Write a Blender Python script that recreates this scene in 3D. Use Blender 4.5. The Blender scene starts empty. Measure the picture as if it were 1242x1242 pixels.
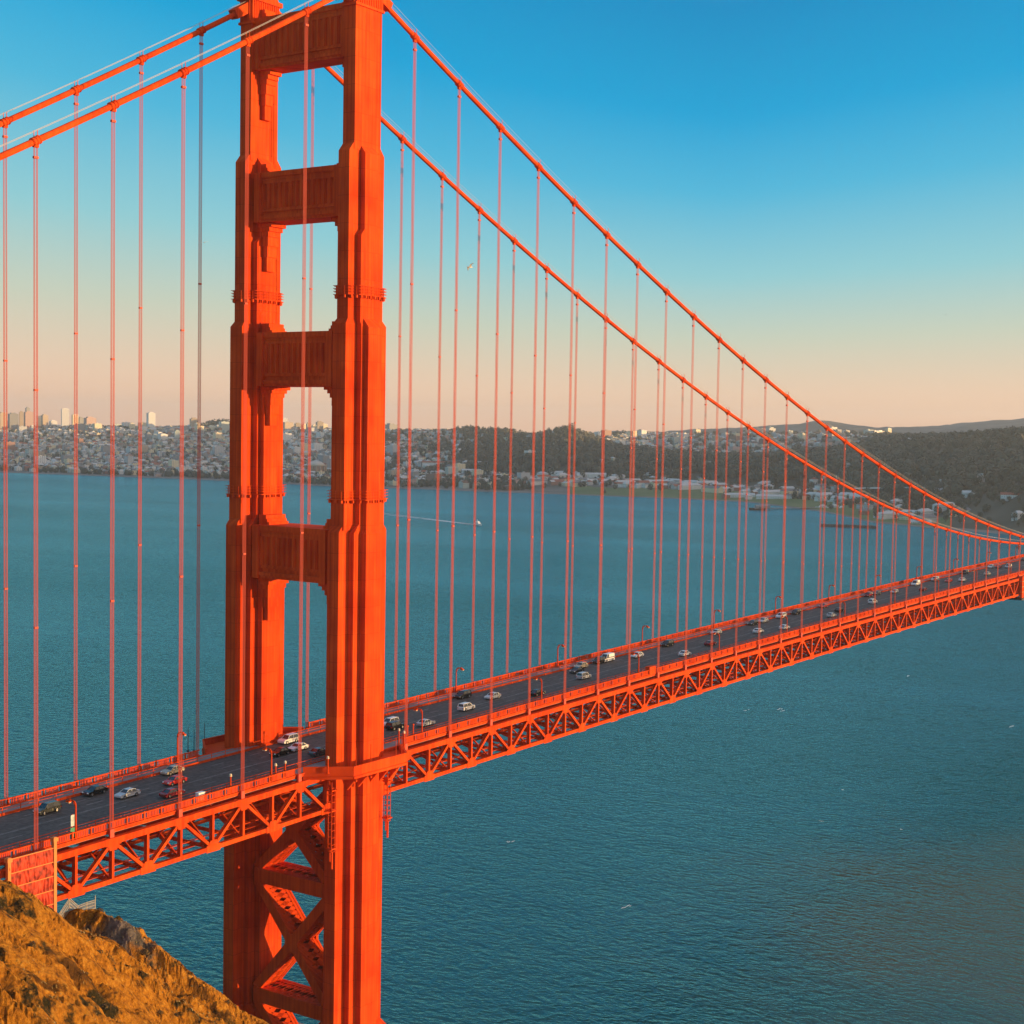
import bpy, math, random
import numpy as np
from mathutils import Vector, Matrix, noise

# ------------------------------------------------------------------ camera, sky, sun, exposure
SC = bpy.context.scene
COL = SC.collection
CAM = Vector((-232.536, -210.792, 142.002))
YAW, PITCH, ROLL, FPX = 0.96764, -0.05646, 0.01695, 1870.91
Fw = Vector((math.sin(YAW)*math.cos(PITCH), math.cos(YAW)*math.cos(PITCH), math.sin(PITCH)))
R0 = Vector((math.cos(YAW), -math.sin(YAW), 0)); U0 = R0.cross(Fw)
Rr = R0*math.cos(ROLL) + U0*math.sin(ROLL); Ur = U0*math.cos(ROLL) - R0*math.sin(ROLL)
cam_data = bpy.data.cameras.new('camera'); cam = bpy.data.objects.new('camera', cam_data); COL.objects.link(cam)
cam.matrix_world = Matrix(((Rr.x, Ur.x, -Fw.x, CAM.x), (Rr.y, Ur.y, -Fw.y, CAM.y), (Rr.z, Ur.z, -Fw.z, CAM.z), (0, 0, 0, 1)))
cam_data.sensor_width = 36; cam_data.lens = 36*FPX/1242
cam_data.clip_start = 1; cam_data.clip_end = 60000
SC.camera = cam

SUN_EL = math.radians(2.4); SUN_AZ = math.radians(152.1)      # azimuth from +y towards +x
world = bpy.data.worlds.new('World'); SC.world = world; world.use_nodes = True
wn = world.node_tree; wl = wn.links
for n in list(wn.nodes): wn.nodes.remove(n)
w_out = wn.nodes.new('ShaderNodeOutputWorld'); w_bg = wn.nodes.new('ShaderNodeBackground')
w_sky = wn.nodes.new('ShaderNodeTexSky'); w_sky.sky_type = 'NISHITA'; w_sky.sun_disc = False
w_sky.sun_elevation = SUN_EL; w_sky.sun_rotation = SUN_AZ; w_sky.altitude = 100
w_sky.air_density = 1.0; w_sky.dust_density = 1.0; w_sky.ozone_density = 2.0
# evening colour of the clear air: peach band on the horizon, turquoise, deep blue; the unseen zenith is brightened to lift the shade
w_tc = wn.nodes.new('ShaderNodeTexCoord'); w_sep = wn.nodes.new('ShaderNodeSeparateXYZ')
wl.new(w_tc.outputs['Generated'], w_sep.inputs[0])
w_ramp = wn.nodes.new('ShaderNodeValToRGB'); cr = w_ramp.color_ramp
SKY = [(0.0, (0.88, 0.50, 0.30)), (0.022, (0.78, 0.54, 0.37)), (0.060, (0.50, 0.56, 0.45)), (0.100, (0.24, 0.53, 0.58)),
       (0.155, (0.06, 0.41, 0.62)), (0.205, (0.0, 0.315, 0.59)), (0.27, (0.0, 0.235, 0.49)), (0.5, (0.30, 0.37, 0.53)), (1.0, (0.80, 0.64, 0.62))]
while len(cr.elements) < len(SKY): cr.elements.new(0.5)
for e, (p, c) in zip(cr.elements, SKY): e.position = p; e.color = (*c, 1)
# the blue is deepest in one compass direction and paler to either side of it: slide the ramp with the direction
def w_math(op, a, b, c=None):
    n = wn.nodes.new('ShaderNodeMath'); n.operation = op
    for k, x in enumerate((a, b, c)):
        if x is None: continue
        if isinstance(x, (int, float)): n.inputs[k].default_value = x
        else: wl.new(x, n.inputs[k])
    return n.outputs[0]
w_dot = wn.nodes.new('ShaderNodeVectorMath'); w_dot.operation = 'DOT_PRODUCT'
w_dot.inputs[1].default_value = (math.sin(math.radians(63)), math.cos(math.radians(63)), 0.0); wl.new(w_tc.outputs['Generated'], w_dot.inputs[0])
w_len = w_math('SQRT', w_math('SUBTRACT', 1.0001, w_math('MULTIPLY', w_sep.outputs['Z'], w_sep.outputs['Z'])), 0.0)
w_cos = w_math('DIVIDE', w_dot.outputs['Value'], w_len)
w_fac = w_math('SUBTRACT', 1.06, w_math('MULTIPLY', w_math('SQRT', w_math('MAXIMUM', w_math('SUBTRACT', 1.0, w_cos), 0.0), 0.0), 1.0))
w_cl = wn.nodes.new('ShaderNodeClamp'); w_cl.inputs[1].default_value = 0.5; w_cl.inputs[2].default_value = 1.25; wl.new(w_fac, w_cl.inputs[0])
w_mul = wn.nodes.new('ShaderNodeMath'); w_mul.operation = 'MULTIPLY'
wl.new(w_sep.outputs['Z'], w_mul.inputs[0]); wl.new(w_cl.outputs[0], w_mul.inputs[1]); wl.new(w_mul.outputs[0], w_ramp.inputs[0])
w_sc = wn.nodes.new('ShaderNodeVectorMath'); w_sc.operation = 'SCALE'; w_sc.inputs['Scale'].default_value = 8.5
# warm glow on the sunset side, behind the viewpoint
w_ds = wn.nodes.new('ShaderNodeVectorMath'); w_ds.operation = 'DOT_PRODUCT'; w_ds.inputs[1].default_value = (math.sin(SUN_AZ), math.cos(SUN_AZ), 0.0)
wl.new(w_tc.outputs['Generated'], w_ds.inputs[0])
w_gl = w_math('MULTIPLY', w_math('MAXIMUM', w_math('SUBTRACT', w_ds.outputs['Value'], 0.28), 0.0), 1.2)
w_gm = wn.nodes.new('ShaderNodeMix'); w_gm.data_type = 'RGBA'; w_gm.inputs[7].default_value = (1.35, 0.86, 0.55, 1)
wl.new(w_gl, w_gm.inputs[0]); wl.new(w_ramp.outputs['Color'], w_gm.inputs[6]); wl.new(w_gm.outputs[2], w_sc.inputs[0])
w_mix = wn.nodes.new('ShaderNodeMix'); w_mix.data_type = 'RGBA'; w_mix.inputs[0].default_value = 0.97
wl.new(w_sky.outputs[0], w_mix.inputs[6]); wl.new(w_sc.outputs[0], w_mix.inputs[7])
w_bg.inputs['Strength'].default_value = 0.085
wl.new(w_mix.outputs[2], w_bg.inputs['Color']); wl.new(w_bg.outputs[0], w_out.inputs['Surface'])

sun_l = bpy.data.lights.new('sun', 'SUN'); sun_l.energy = 5.0; sun_l.color = (1.0, 0.62, 0.27); sun_l.angle = math.radians(0.53)
sun = bpy.data.objects.new('sun', sun_l); COL.objects.link(sun)
SUN_DIR = Vector((math.sin(SUN_AZ)*math.cos(SUN_EL), math.cos(SUN_AZ)*math.cos(SUN_EL), math.sin(SUN_EL)))
sun.rotation_euler = (-SUN_DIR).to_track_quat('-Z', 'Y').to_euler()

SC.view_settings.view_transform = 'Standard'; SC.view_settings.look = 'None'
SC.view_settings.exposure = 0.72; SC.view_settings.gamma = 1.0; SC.view_settings.use_curve_mapping = False
SC.render.engine = 'CYCLES'
SC.cycles.max_bounces = 6; SC.cycles.diffuse_bounces = 3; SC.cycles.glossy_bounces = 3; SC.cycles.volume_bounces = 0
SC.cycles.use_denoising = True

# ------------------------------------------------------------------ helpers
def ray(u, v):                                   # direction of sight through a pixel of the 1242 px photograph
    return Fw + Rr*((u-621)/FPX) - Ur*((v-621)/FPX)
def at_z(u, v, z):
    d = ray(u, v); return CAM + d*((z-CAM.z)/d.z)
def at_dist(u, v, D):
    d = ray(u, v); return CAM + d*(D/math.hypot(d.x, d.y))
def yaw_of(u, v=560):
    d = ray(u, v); return math.degrees(math.atan2(d.x, d.y))

def tag(o, label=None, cat=None, group=None, kind=None):
    if label: o['label'] = label
    if cat: o['category'] = cat
    if group: o['group'] = group
    if kind: o['kind'] = kind
    return o
def empty(name, loc=(0, 0, 0), rz=0.0, parent=None):
    o = bpy.data.objects.new(name, None); COL.objects.link(o)
    o.location = loc; o.rotation_euler = (0, 0, rz); o.empty_display_size = 1
    if parent: o.parent = parent
    return o
class MB:
    """collects shapes into one mesh"""
    def __init__(s): s.v = []; s.f = []; s.mi = []
    def add(s, vs, fs, m=0):
        b = len(s.v); s.v += [tuple(p) for p in vs]
        s.f += [tuple(b+i for i in f) for f in fs]; s.mi += [m]*len(fs)
    def box(s, x0, x1, y0, y1, z0, z1, m=0):
        s.add([(x0,y0,z0),(x1,y0,z0),(x1,y1,z0),(x0,y1,z0),(x0,y0,z1),(x1,y0,z1),(x1,y1,z1),(x0,y1,z1)],
              [(0,3,2,1),(4,5,6,7),(0,1,5,4),(1,2,6,5),(2,3,7,6),(3,0,4,7)], m)
    def frustum(s, a, z0, b, z1, m=0):           # a, b = (x0,x1,y0,y1)
        s.add([(a[0],a[2],z0),(a[1],a[2],z0),(a[1],a[3],z0),(a[0],a[3],z0),(b[0],b[2],z1),(b[1],b[2],z1),(b[1],b[3],z1),(b[0],b[3],z1)],
              [(0,3,2,1),(4,5,6,7),(0,1,5,4),(1,2,6,5),(2,3,7,6),(3,0,4,7)], m)
    def beam(s, p, q, w, h, up=(0,0,1), m=0):    # w across, h along up
        p = Vector(p); q = Vector(q); d = (q-p).normalized(); u = Vector(up)
        if abs(d.dot(u)) > 0.999: u = Vector((1,0,0))
        sd = d.cross(u).normalized(); u = sd.cross(d).normalized()
        vs = []
        for c in (p, q):
            for a, b in ((-1,-1),(1,-1),(1,1),(-1,1)): vs.append(c + sd*(a*w/2) + u*(b*h/2))
        s.add(vs, [(0,3,2,1),(4,5,6,7),(0,1,5,4),(1,2,6,5),(2,3,7,6),(3,0,4,7)], m)
    def tube(s, pts, r, n=8, m=0, caps=True):
        pts = [Vector(p) for p in pts]; vs = []; k = len(pts)
        rr = r if isinstance(r, (list, tuple)) else [r]*k
        u = None
        for i, p in enumerate(pts):
            d = (pts[min(i+1, k-1)] - pts[max(i-1, 0)]).normalized()
            if u is None:
                u = Vector((0,0,1)) if abs(d.z) < 0.9 else Vector((1,0,0))
            u = (u - d*u.dot(d)).normalized(); w = d.cross(u)
            for j in range(n):
                a = 2*math.pi*j/n; vs.append(p + (u*math.cos(a) + w*math.sin(a))*rr[i])
        fs = [(i*n+j, i*n+(j+1) % n, (i+1)*n+(j+1) % n, (i+1)*n+j) for i in range(k-1) for j in range(n)]
        if caps: fs += [tuple(range(n-1, -1, -1)), tuple((k-1)*n+j for j in range(n))]
        s.add(vs, fs, m)
    def prism(s, poly, z0, z1, m=0):             # poly in xy, counter-clockwise
        n = len(poly)
        s.add([(x,y,z0) for x,y in poly] + [(x,y,z1) for x,y in poly],
              [tuple(range(n-1,-1,-1)), tuple(range(n,2*n))] + [(i,(i+1)%n,n+(i+1)%n,n+i) for i in range(n)], m)
    def extr(s, poly, axis, a, b, m=0):          # poly in the plane of the other two axes, swept along axis from a to b
        n = len(poly)
        def P(p, t): return (t,p[0],p[1]) if axis == 'x' else (p[0],t,p[1])
        s.add([P(p,a) for p in poly] + [P(p,b) for p in poly],
              [tuple(range(n-1,-1,-1)), tuple(range(n,2*n))] + [(i,(i+1)%n,n+(i+1)%n,n+i) for i in range(n)], m)
    def sphere(s, c, r, n=8, m=0, sz=1.0):
        c = Vector(c); vs = [c+Vector((0,0,r*sz))]
        for i in range(1, n//2):
            t = math.pi*i/(n//2)
            for j in range(n):
                a = 2*math.pi*j/n; vs.append(c+Vector((r*math.sin(t)*math.cos(a), r*math.sin(t)*math.sin(a), r*sz*math.cos(t))))
        vs.append(c-Vector((0,0,r*sz))); L = len(vs)-1
        fs = [(0,1+j,1+(j+1)%n) for j in range(n)]
        for i in range(n//2-2):
            for j in range(n): fs.append((1+i*n+j, 1+(i+1)*n+j, 1+(i+1)*n+(j+1)%n, 1+i*n+(j+1)%n))
        b = 1+(n//2-2)*n
        fs += [(b+j, L, b+(j+1)%n) for j in range(n)]
        s.add(vs, fs, m)
    def build(s, name, mats, parent=None, smooth=False):
        me = bpy.data.meshes.new(name); me.from_pydata(s.v, [], s.f)
        mats = mats if isinstance(mats, (list, tuple)) else [mats]
        for m in mats: me.materials.append(m)
        if len(mats) > 1: me.polygons.foreach_set('material_index', s.mi)
        if smooth: me.polygons.foreach_set('use_smooth', [True]*len(me.polygons))
        me.update()
        import bmesh
        bm = bmesh.new(); bm.from_mesh(me); bmesh.ops.recalc_face_normals(bm, faces=bm.faces); bm.to_mesh(me); bm.free()
        o = bpy.data.objects.new(name, me); COL.objects.link(o)
        if parent: o.parent = parent
        return o
def mesh_np(name, V, F, mats, parent=None, mi=None, smooth=False):
    """quick mesh from arrays; F is an (n,3) or (n,4) array"""
    me = bpy.data.meshes.new(name); V = np.asarray(V, np.float32); F = np.asarray(F, np.int32); k = F.shape[1]
    me.vertices.add(len(V)); me.vertices.foreach_set('co', V.ravel())
    me.loops.add(F.size); me.loops.foreach_set('vertex_index', F.ravel())
    me.polygons.add(len(F)); me.polygons.foreach_set('loop_start', np.arange(0, F.size, k, dtype=np.int32))
    me.polygons.foreach_set('loop_total', np.full(len(F), k, np.int32))
    for m in (mats if isinstance(mats, (list, tuple)) else [mats]): me.materials.append(m)
    if mi is not None: me.polygons.foreach_set('material_index', np.asarray(mi, np.int32))
    me.polygons.foreach_set('use_smooth', np.full(len(F), smooth, bool))
    me.update(calc_edges=True); me.validate()
    o = bpy.data.objects.new(name, me); COL.objects.link(o)
    if parent: o.parent = parent
    return o
def copy_tree(o, parent=None):
    c = o.copy(); COL.objects.link(c)
    if parent is not None: c.parent = parent
    for ch in list(o.children): copy_tree(ch, c)
    return c

# ------------------------------------------------------------------ materials
def mat(name, col, rough=0.6, metal=0.0, var=0.0, scale=1.0, bump=0.0, bscale=None, col2=None, spec=None, detail=4.0):
    m = bpy.data.materials.new(name); m.use_nodes = True; nt = m.node_tree; b = nt.nodes['Principled BSDF']
    b.inputs['Base Color'].default_value = (*col, 1); b.inputs['Roughness'].default_value = rough; b.inputs['Metallic'].default_value = metal
    if spec is not None: b.inputs['Specular IOR Level'].default_value = spec
    tc = nt.nodes.new('ShaderNodeTexCoord')
    if var > 0 or col2:
        nz = nt.nodes.new('ShaderNodeTexNoise'); nz.inputs['Scale'].default_value = scale; nz.inputs['Detail'].default_value = detail
        nt.links.new(tc.outputs['Object'], nz.inputs['Vector'])
        rp = nt.nodes.new('ShaderNodeValToRGB'); nt.links.new(nz.outputs[0], rp.inputs[0])
        c2 = col2 if col2 else tuple(min(1, c*(1+var)) for c in col); c1 = tuple(c*(1-var) for c in col) if not col2 else col
        rp.color_ramp.elements[0].position = 0.32; rp.color_ramp.elements[1].position = 0.68
        rp.color_ramp.elements[0].color = (*c1, 1); rp.color_ramp.elements[1].color = (*c2, 1)
        nt.links.new(rp.outputs[0], b.inputs['Base Color'])
    if bump > 0:
        n2 = nt.nodes.new('ShaderNodeTexNoise'); n2.inputs['Scale'].default_value = bscale or scale*3; n2.inputs['Detail'].default_value = 6
        nt.links.new(tc.outputs['Object'], n2.inputs['Vector'])
        bp = nt.nodes.new('ShaderNodeBump'); bp.inputs['Strength'].default_value = bump; bp.inputs['Distance'].default_value = 0.2
        nt.links.new(n2.outputs[0], bp.inputs['Height']); nt.links.new(bp.outputs[0], b.inputs['Normal'])
    return m

def steel_mat(name, col, seams):
    """orange bridge paint: slight fading, rain streaks and plate joints"""
    m = bpy.data.materials.new(name); m.use_nodes = True; nt = m.node_tree; L = nt.links; b = nt.nodes['Principled BSDF']
    b.inputs['Roughness'].default_value = 0.7; b.inputs['Specular IOR Level'].default_value = 0.03
    tc = nt.nodes.new('ShaderNodeTexCoord'); sp = nt.nodes.new('ShaderNodeSeparateXYZ'); L.new(tc.outputs['Object'], sp.inputs[0])
    ad = nt.nodes.new('ShaderNodeMath'); L.new(sp.outputs[0], ad.inputs[0]); L.new(sp.outputs[1], ad.inputs[1])
    cb = nt.nodes.new('ShaderNodeCombineXYZ'); L.new(ad.outputs[0], cb.inputs[0]); L.new(sp.outputs[2], cb.inputs[1])
    nz = nt.nodes.new('ShaderNodeTexNoise'); nz.inputs['Scale'].default_value = 0.16; nz.inputs['Detail'].default_value = 5
    L.new(tc.outputs['Object'], nz.inputs['Vector'])
    st = nt.nodes.new('ShaderNodeMapping'); st.inputs['Scale'].default_value = (1.6, 0.05, 1); L.new(cb.outputs[0], st.inputs[0])
    n2 = nt.nodes.new('ShaderNodeTexNoise'); n2.inputs['Scale'].default_value = 1.0; n2.inputs['Detail'].default_value = 4; L.new(st.outputs[0], n2.inputs['Vector'])
    av = nt.nodes.new('ShaderNodeMath'); L.new(nz.outputs[0], av.inputs[0]); L.new(n2.outputs[0], av.inputs[1])
    rp = nt.nodes.new('ShaderNodeValToRGB'); rp.color_ramp.elements[0].position = 0.75; rp.color_ramp.elements[1].position = 1.25
    rp.color_ramp.elements[0].position = 0.38; rp.color_ramp.elements[1].position = 0.62
    hf = nt.nodes.new('ShaderNodeMath'); hf.operation = 'MULTIPLY'; hf.inputs[1].default_value = 0.5; L.new(av.outputs[0], hf.inputs[0]); L.new(hf.outputs[0], rp.inputs[0])
    rp.color_ramp.elements[0].color = (col[0]*0.76, col[1]*0.62, col[2]*0.7, 1); rp.color_ramp.elements[1].color = (min(1,col[0]*1.1), col[1]*1.28, col[2]*1.2, 1)
    out = rp.outputs[0]
    if seams:
        br = nt.nodes.new('ShaderNodeTexBrick'); br.inputs['Scale'].default_value = 1.0; br.offset = 0.0
        br.inputs['Brick Width'].default_value = 1.07; br.inputs['Row Height'].default_value = 5.3; br.inputs['Mortar Size'].default_value = 0.05
        br.inputs['Mortar Smooth'].default_value = 0.6
        br.inputs['Color1'].default_value = (1, 1, 1, 1); br.inputs['Color2'].default_value = (0.88, 0.82, 0.85, 1); br.inputs['Mortar'].default_value = (0.6, 0.48, 0.5, 1)
        L.new(cb.outputs[0], br.inputs['Vector'])
        mx = nt.nodes.new('ShaderNodeMix'); mx.data_type = 'RGBA'; mx.blend_type = 'MULTIPLY'; mx.inputs[0].default_value = 1.0
        L.new(out, mx.inputs[6]); L.new(br.outputs['Color'], mx.inputs[7]); out = mx.outputs[2]
        bp = nt.nodes.new('ShaderNodeBump'); bp.inputs['Strength'].default_value = 0.5; bp.inputs['Distance'].default_value = 0.03; bp.invert = True
        L.new(br.outputs['Fac'], bp.inputs['Height']); L.new(bp.outputs[0], b.inputs['Normal'])
    L.new(out, b.inputs['Base Color'])
    return m
ORANGE = (0.70, 0.070, 0.010)
M = {}
M['steel'] = steel_mat('orange_steel', ORANGE, True)
M['paint'] = steel_mat('orange_paint', ORANGE, False)
M['rope'] = mat('suspender_rope', (0.62, 0.07, 0.03), 0.7)
M['hand_rope'] = mat('hand_rope', (0.55, 0.5, 0.45), 0.5)
M['asphalt'] = mat('asphalt', (0.10, 0.09, 0.08), 0.85, var=0.3, scale=0.25, bump=0.15, bscale=3)
def road_mat():
    m = mat('road_asphalt', (0.10, 0.09, 0.08), 0.85, bump=0.15, bscale=3, scale=0.3); nt = m.node_tree; L = nt.links; b = nt.nodes['Principled BSDF']
    tc = nt.nodes.new('ShaderNodeTexCoord'); res = []
    for sc, dt in (((0.02, 0.75, 1), 3), ((0.25, 0.25, 1), 5)):      # worn wheel tracks along the lanes, patches across them
        mp = nt.nodes.new('ShaderNodeMapping'); mp.inputs['Scale'].default_value = sc; L.new(tc.outputs['Object'], mp.inputs[0])
        n = nt.nodes.new('ShaderNodeTexNoise'); n.inputs['Detail'].default_value = dt; L.new(mp.outputs[0], n.inputs['Vector']); res.append(n.outputs[0])
    a = nt.nodes.new('ShaderNodeMath'); L.new(res[0], a.inputs[0]); L.new(res[1], a.inputs[1])
    r = nt.nodes.new('ShaderNodeMapRange'); L.new(a.outputs[0], r.inputs[0]); r.inputs[1].default_value = 0.75; r.inputs[2].default_value = 1.25; r.inputs[3].default_value = 0.5; r.inputs[4].default_value = 1.5
    v = nt.nodes.new('ShaderNodeVectorMath'); v.operation = 'SCALE'; v.inputs[0].default_value = (0.070, 0.064, 0.058); L.new(r.outputs[0], v.inputs['Scale']); L.new(v.outputs[0], b.inputs['Base Color'])
    return m
M['asphalt'] = road_mat()
M['line'] = mat('worn_line_paint', (0.24, 0.23, 0.21), 0.7, var=0.4, scale=0.8)
M['walk'] = mat('sidewalk_concrete', (0.22, 0.2, 0.19), 0.85, var=0.25, scale=0.3)
M['concrete'] = mat('concrete', (0.32, 0.29, 0.25), 0.9, var=0.25, scale=0.2, bump=0.2)
M['dark'] = mat('dark_steel', (0.05, 0.03, 0.028), 0.6)
M['glass'] = mat('car_glass', (0.02, 0.03, 0.035), 0.08, spec=0.8)
M['tyre'] = mat('tyre', (0.02, 0.02, 0.02), 0.8)
M['rim'] = mat('alloy_rim', (0.55, 0.55, 0.56), 0.3, metal=0.9)
M['headlight'] = mat('headlight_lens', (0.85, 0.85, 0.8), 0.15)
M['taillight'] = mat('taillight_lens', (0.55, 0.015, 0.01), 0.2)
M['lamp_lens'] = mat('lamp_lens', (0.7, 0.6, 0.42), 0.3)
M['white'] = mat('white_paint', (0.8, 0.79, 0.76), 0.4, var=0.06, scale=2)
M['sheet'] = mat('containment_sheet', (0.50, 0.035, 0.006), 0.7, var=0.6, scale=0.9, bump=0.6, bscale=1.2)
M['sheetrail'] = mat('sheet_rail', (0.66, 0.2, 0.03), 0.6)
M['green_sign'] = mat('green_sign', (0.01, 0.22, 0.1), 0.5)
M['fence'] = mat('pale_fence', (0.55, 0.47, 0.38), 0.6)
M['gull'] = mat('gull_feathers', (0.75, 0.73, 0.7), 0.7)
M['darkbird'] = mat('dark_feathers', (0.05, 0.05, 0.05), 0.7)
# ------------------------------------------------------------------ the strait: water
def water_mat():
    m = bpy.data.materials.new('sea_water'); m.use_nodes = True; nt = m.node_tree; L = nt.links
    for n in list(nt.nodes):
        if n.type != 'OUTPUT_MATERIAL': nt.nodes.remove(n)
    out = nt.nodes[0]; body = nt.nodes.new('ShaderNodeBsdfDiffuse'); gls = nt.nodes.new('ShaderNodeBsdfGlossy'); fr = nt.nodes.new('ShaderNodeFresnel'); ms = nt.nodes.new('ShaderNodeMixShader')
    fr.inputs['IOR'].default_value = 1.6; gls.inputs['Roughness'].default_value = 0.16; gls.inputs['Color'].default_value = (0.28, 0.88, 1.0, 1)
    L.new(fr.outputs[0], ms.inputs[0]); L.new(body.outputs[0], ms.inputs[1]); L.new(gls.outputs[0], ms.inputs[2]); L.new(ms.outputs[0], out.inputs['Surface'])
    tc = nt.nodes.new('ShaderNodeTexCoord')
    def nz(scale, detail, rot=0.0, st=(1, 1, 1), rough=0.55):
        mp = nt.nodes.new('ShaderNodeMapping'); mp.inputs['Rotation'].default_value = (0, 0, rot); mp.inputs['Scale'].default_value = st
        L.new(tc.outputs['Object'], mp.inputs[0])
        n = nt.nodes.new('ShaderNodeTexNoise'); n.inputs['Scale'].default_value = scale; n.inputs['Detail'].default_value = detail
        n.inputs['Roughness'].default_value = rough; L.new(mp.outputs[0], n.inputs['Vector']); return n.outputs[0]
    def math_(op, a, b_=None, c=None):
        n = nt.nodes.new('ShaderNodeMath'); n.operation = op
        for i, x in enumerate((a, b_, c)):
            if x is None: continue
            if isinstance(x, (int, float)): n.inputs[i].default_value = x
            else: L.new(x, n.inputs[i])
        return n.outputs[0]
    # wind waves: crests run across the wind
    ridge = lambda n: math_('SUBTRACT', 1.0, math_('ABSOLUTE', math_('MULTIPLY_ADD', n, 2.0, -1.0)))
    w1 = nz(0.05, 2, 0.65, (1.0, 0.5, 1)); w2 = ridge(nz(0.24, 2, 0.45, (1.0, 0.6, 1), 0.5)); w3 = ridge(nz(0.7, 2, 0.8, (1, 0.65, 1), 0.5))
    h = math_('ADD', math_('MULTIPLY', w1, 1.6), math_('ADD', math_('MULTIPLY', w2, 1.35), math_('MULTIPLY', w3, 0.42)))
    gust = nz(0.0035, 4, 0.3, (1, 0.35, 1))
    bp = nt.nodes.new('ShaderNodeBump'); bp.inputs['Distance'].default_value = 1.0
    L.new(h, bp.inputs['Height']); L.new(bp.outputs[0], gls.inputs['Normal']); L.new(bp.outputs[0], fr.inputs['Normal'])
    L.new(math_('MULTIPLY_ADD', gust, 2.2, -0.1), bp.inputs['Strength'])
    # body colour: clear teal, with a ragged olive-brown patch
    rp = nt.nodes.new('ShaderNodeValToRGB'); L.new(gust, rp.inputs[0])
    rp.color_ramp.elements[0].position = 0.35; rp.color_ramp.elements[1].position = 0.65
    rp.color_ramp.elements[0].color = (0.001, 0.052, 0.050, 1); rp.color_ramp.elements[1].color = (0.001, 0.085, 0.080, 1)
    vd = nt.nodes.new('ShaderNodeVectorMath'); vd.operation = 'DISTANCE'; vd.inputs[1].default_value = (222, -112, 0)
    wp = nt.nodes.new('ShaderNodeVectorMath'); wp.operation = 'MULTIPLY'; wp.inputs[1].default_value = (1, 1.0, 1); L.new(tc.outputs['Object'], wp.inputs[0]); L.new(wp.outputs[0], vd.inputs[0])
    patch_n = nz(0.02, 5, 0.0)
    dd = math_('ADD', vd.outputs['Value'], math_('MULTIPLY', patch_n, 120))
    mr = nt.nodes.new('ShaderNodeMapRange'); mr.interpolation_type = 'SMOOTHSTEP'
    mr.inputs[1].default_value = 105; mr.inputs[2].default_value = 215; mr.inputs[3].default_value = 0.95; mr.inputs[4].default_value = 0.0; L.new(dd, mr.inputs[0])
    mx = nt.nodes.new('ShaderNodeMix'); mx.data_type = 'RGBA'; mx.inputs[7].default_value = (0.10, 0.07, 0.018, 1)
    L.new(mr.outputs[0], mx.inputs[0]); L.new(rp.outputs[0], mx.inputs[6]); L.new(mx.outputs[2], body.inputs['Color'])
    return m
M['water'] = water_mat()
mb = MB(); S_ = 13000
mb.add([(-S_, -S_, 0), (S_, -S_, 0), (S_, S_, 0), (-S_, S_, 0)], [(0, 1, 2, 3)])
water = tag(mb.build('water', M['water']), 'wind-rippled teal strait under the bridge', 'water', kind='structure')

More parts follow.
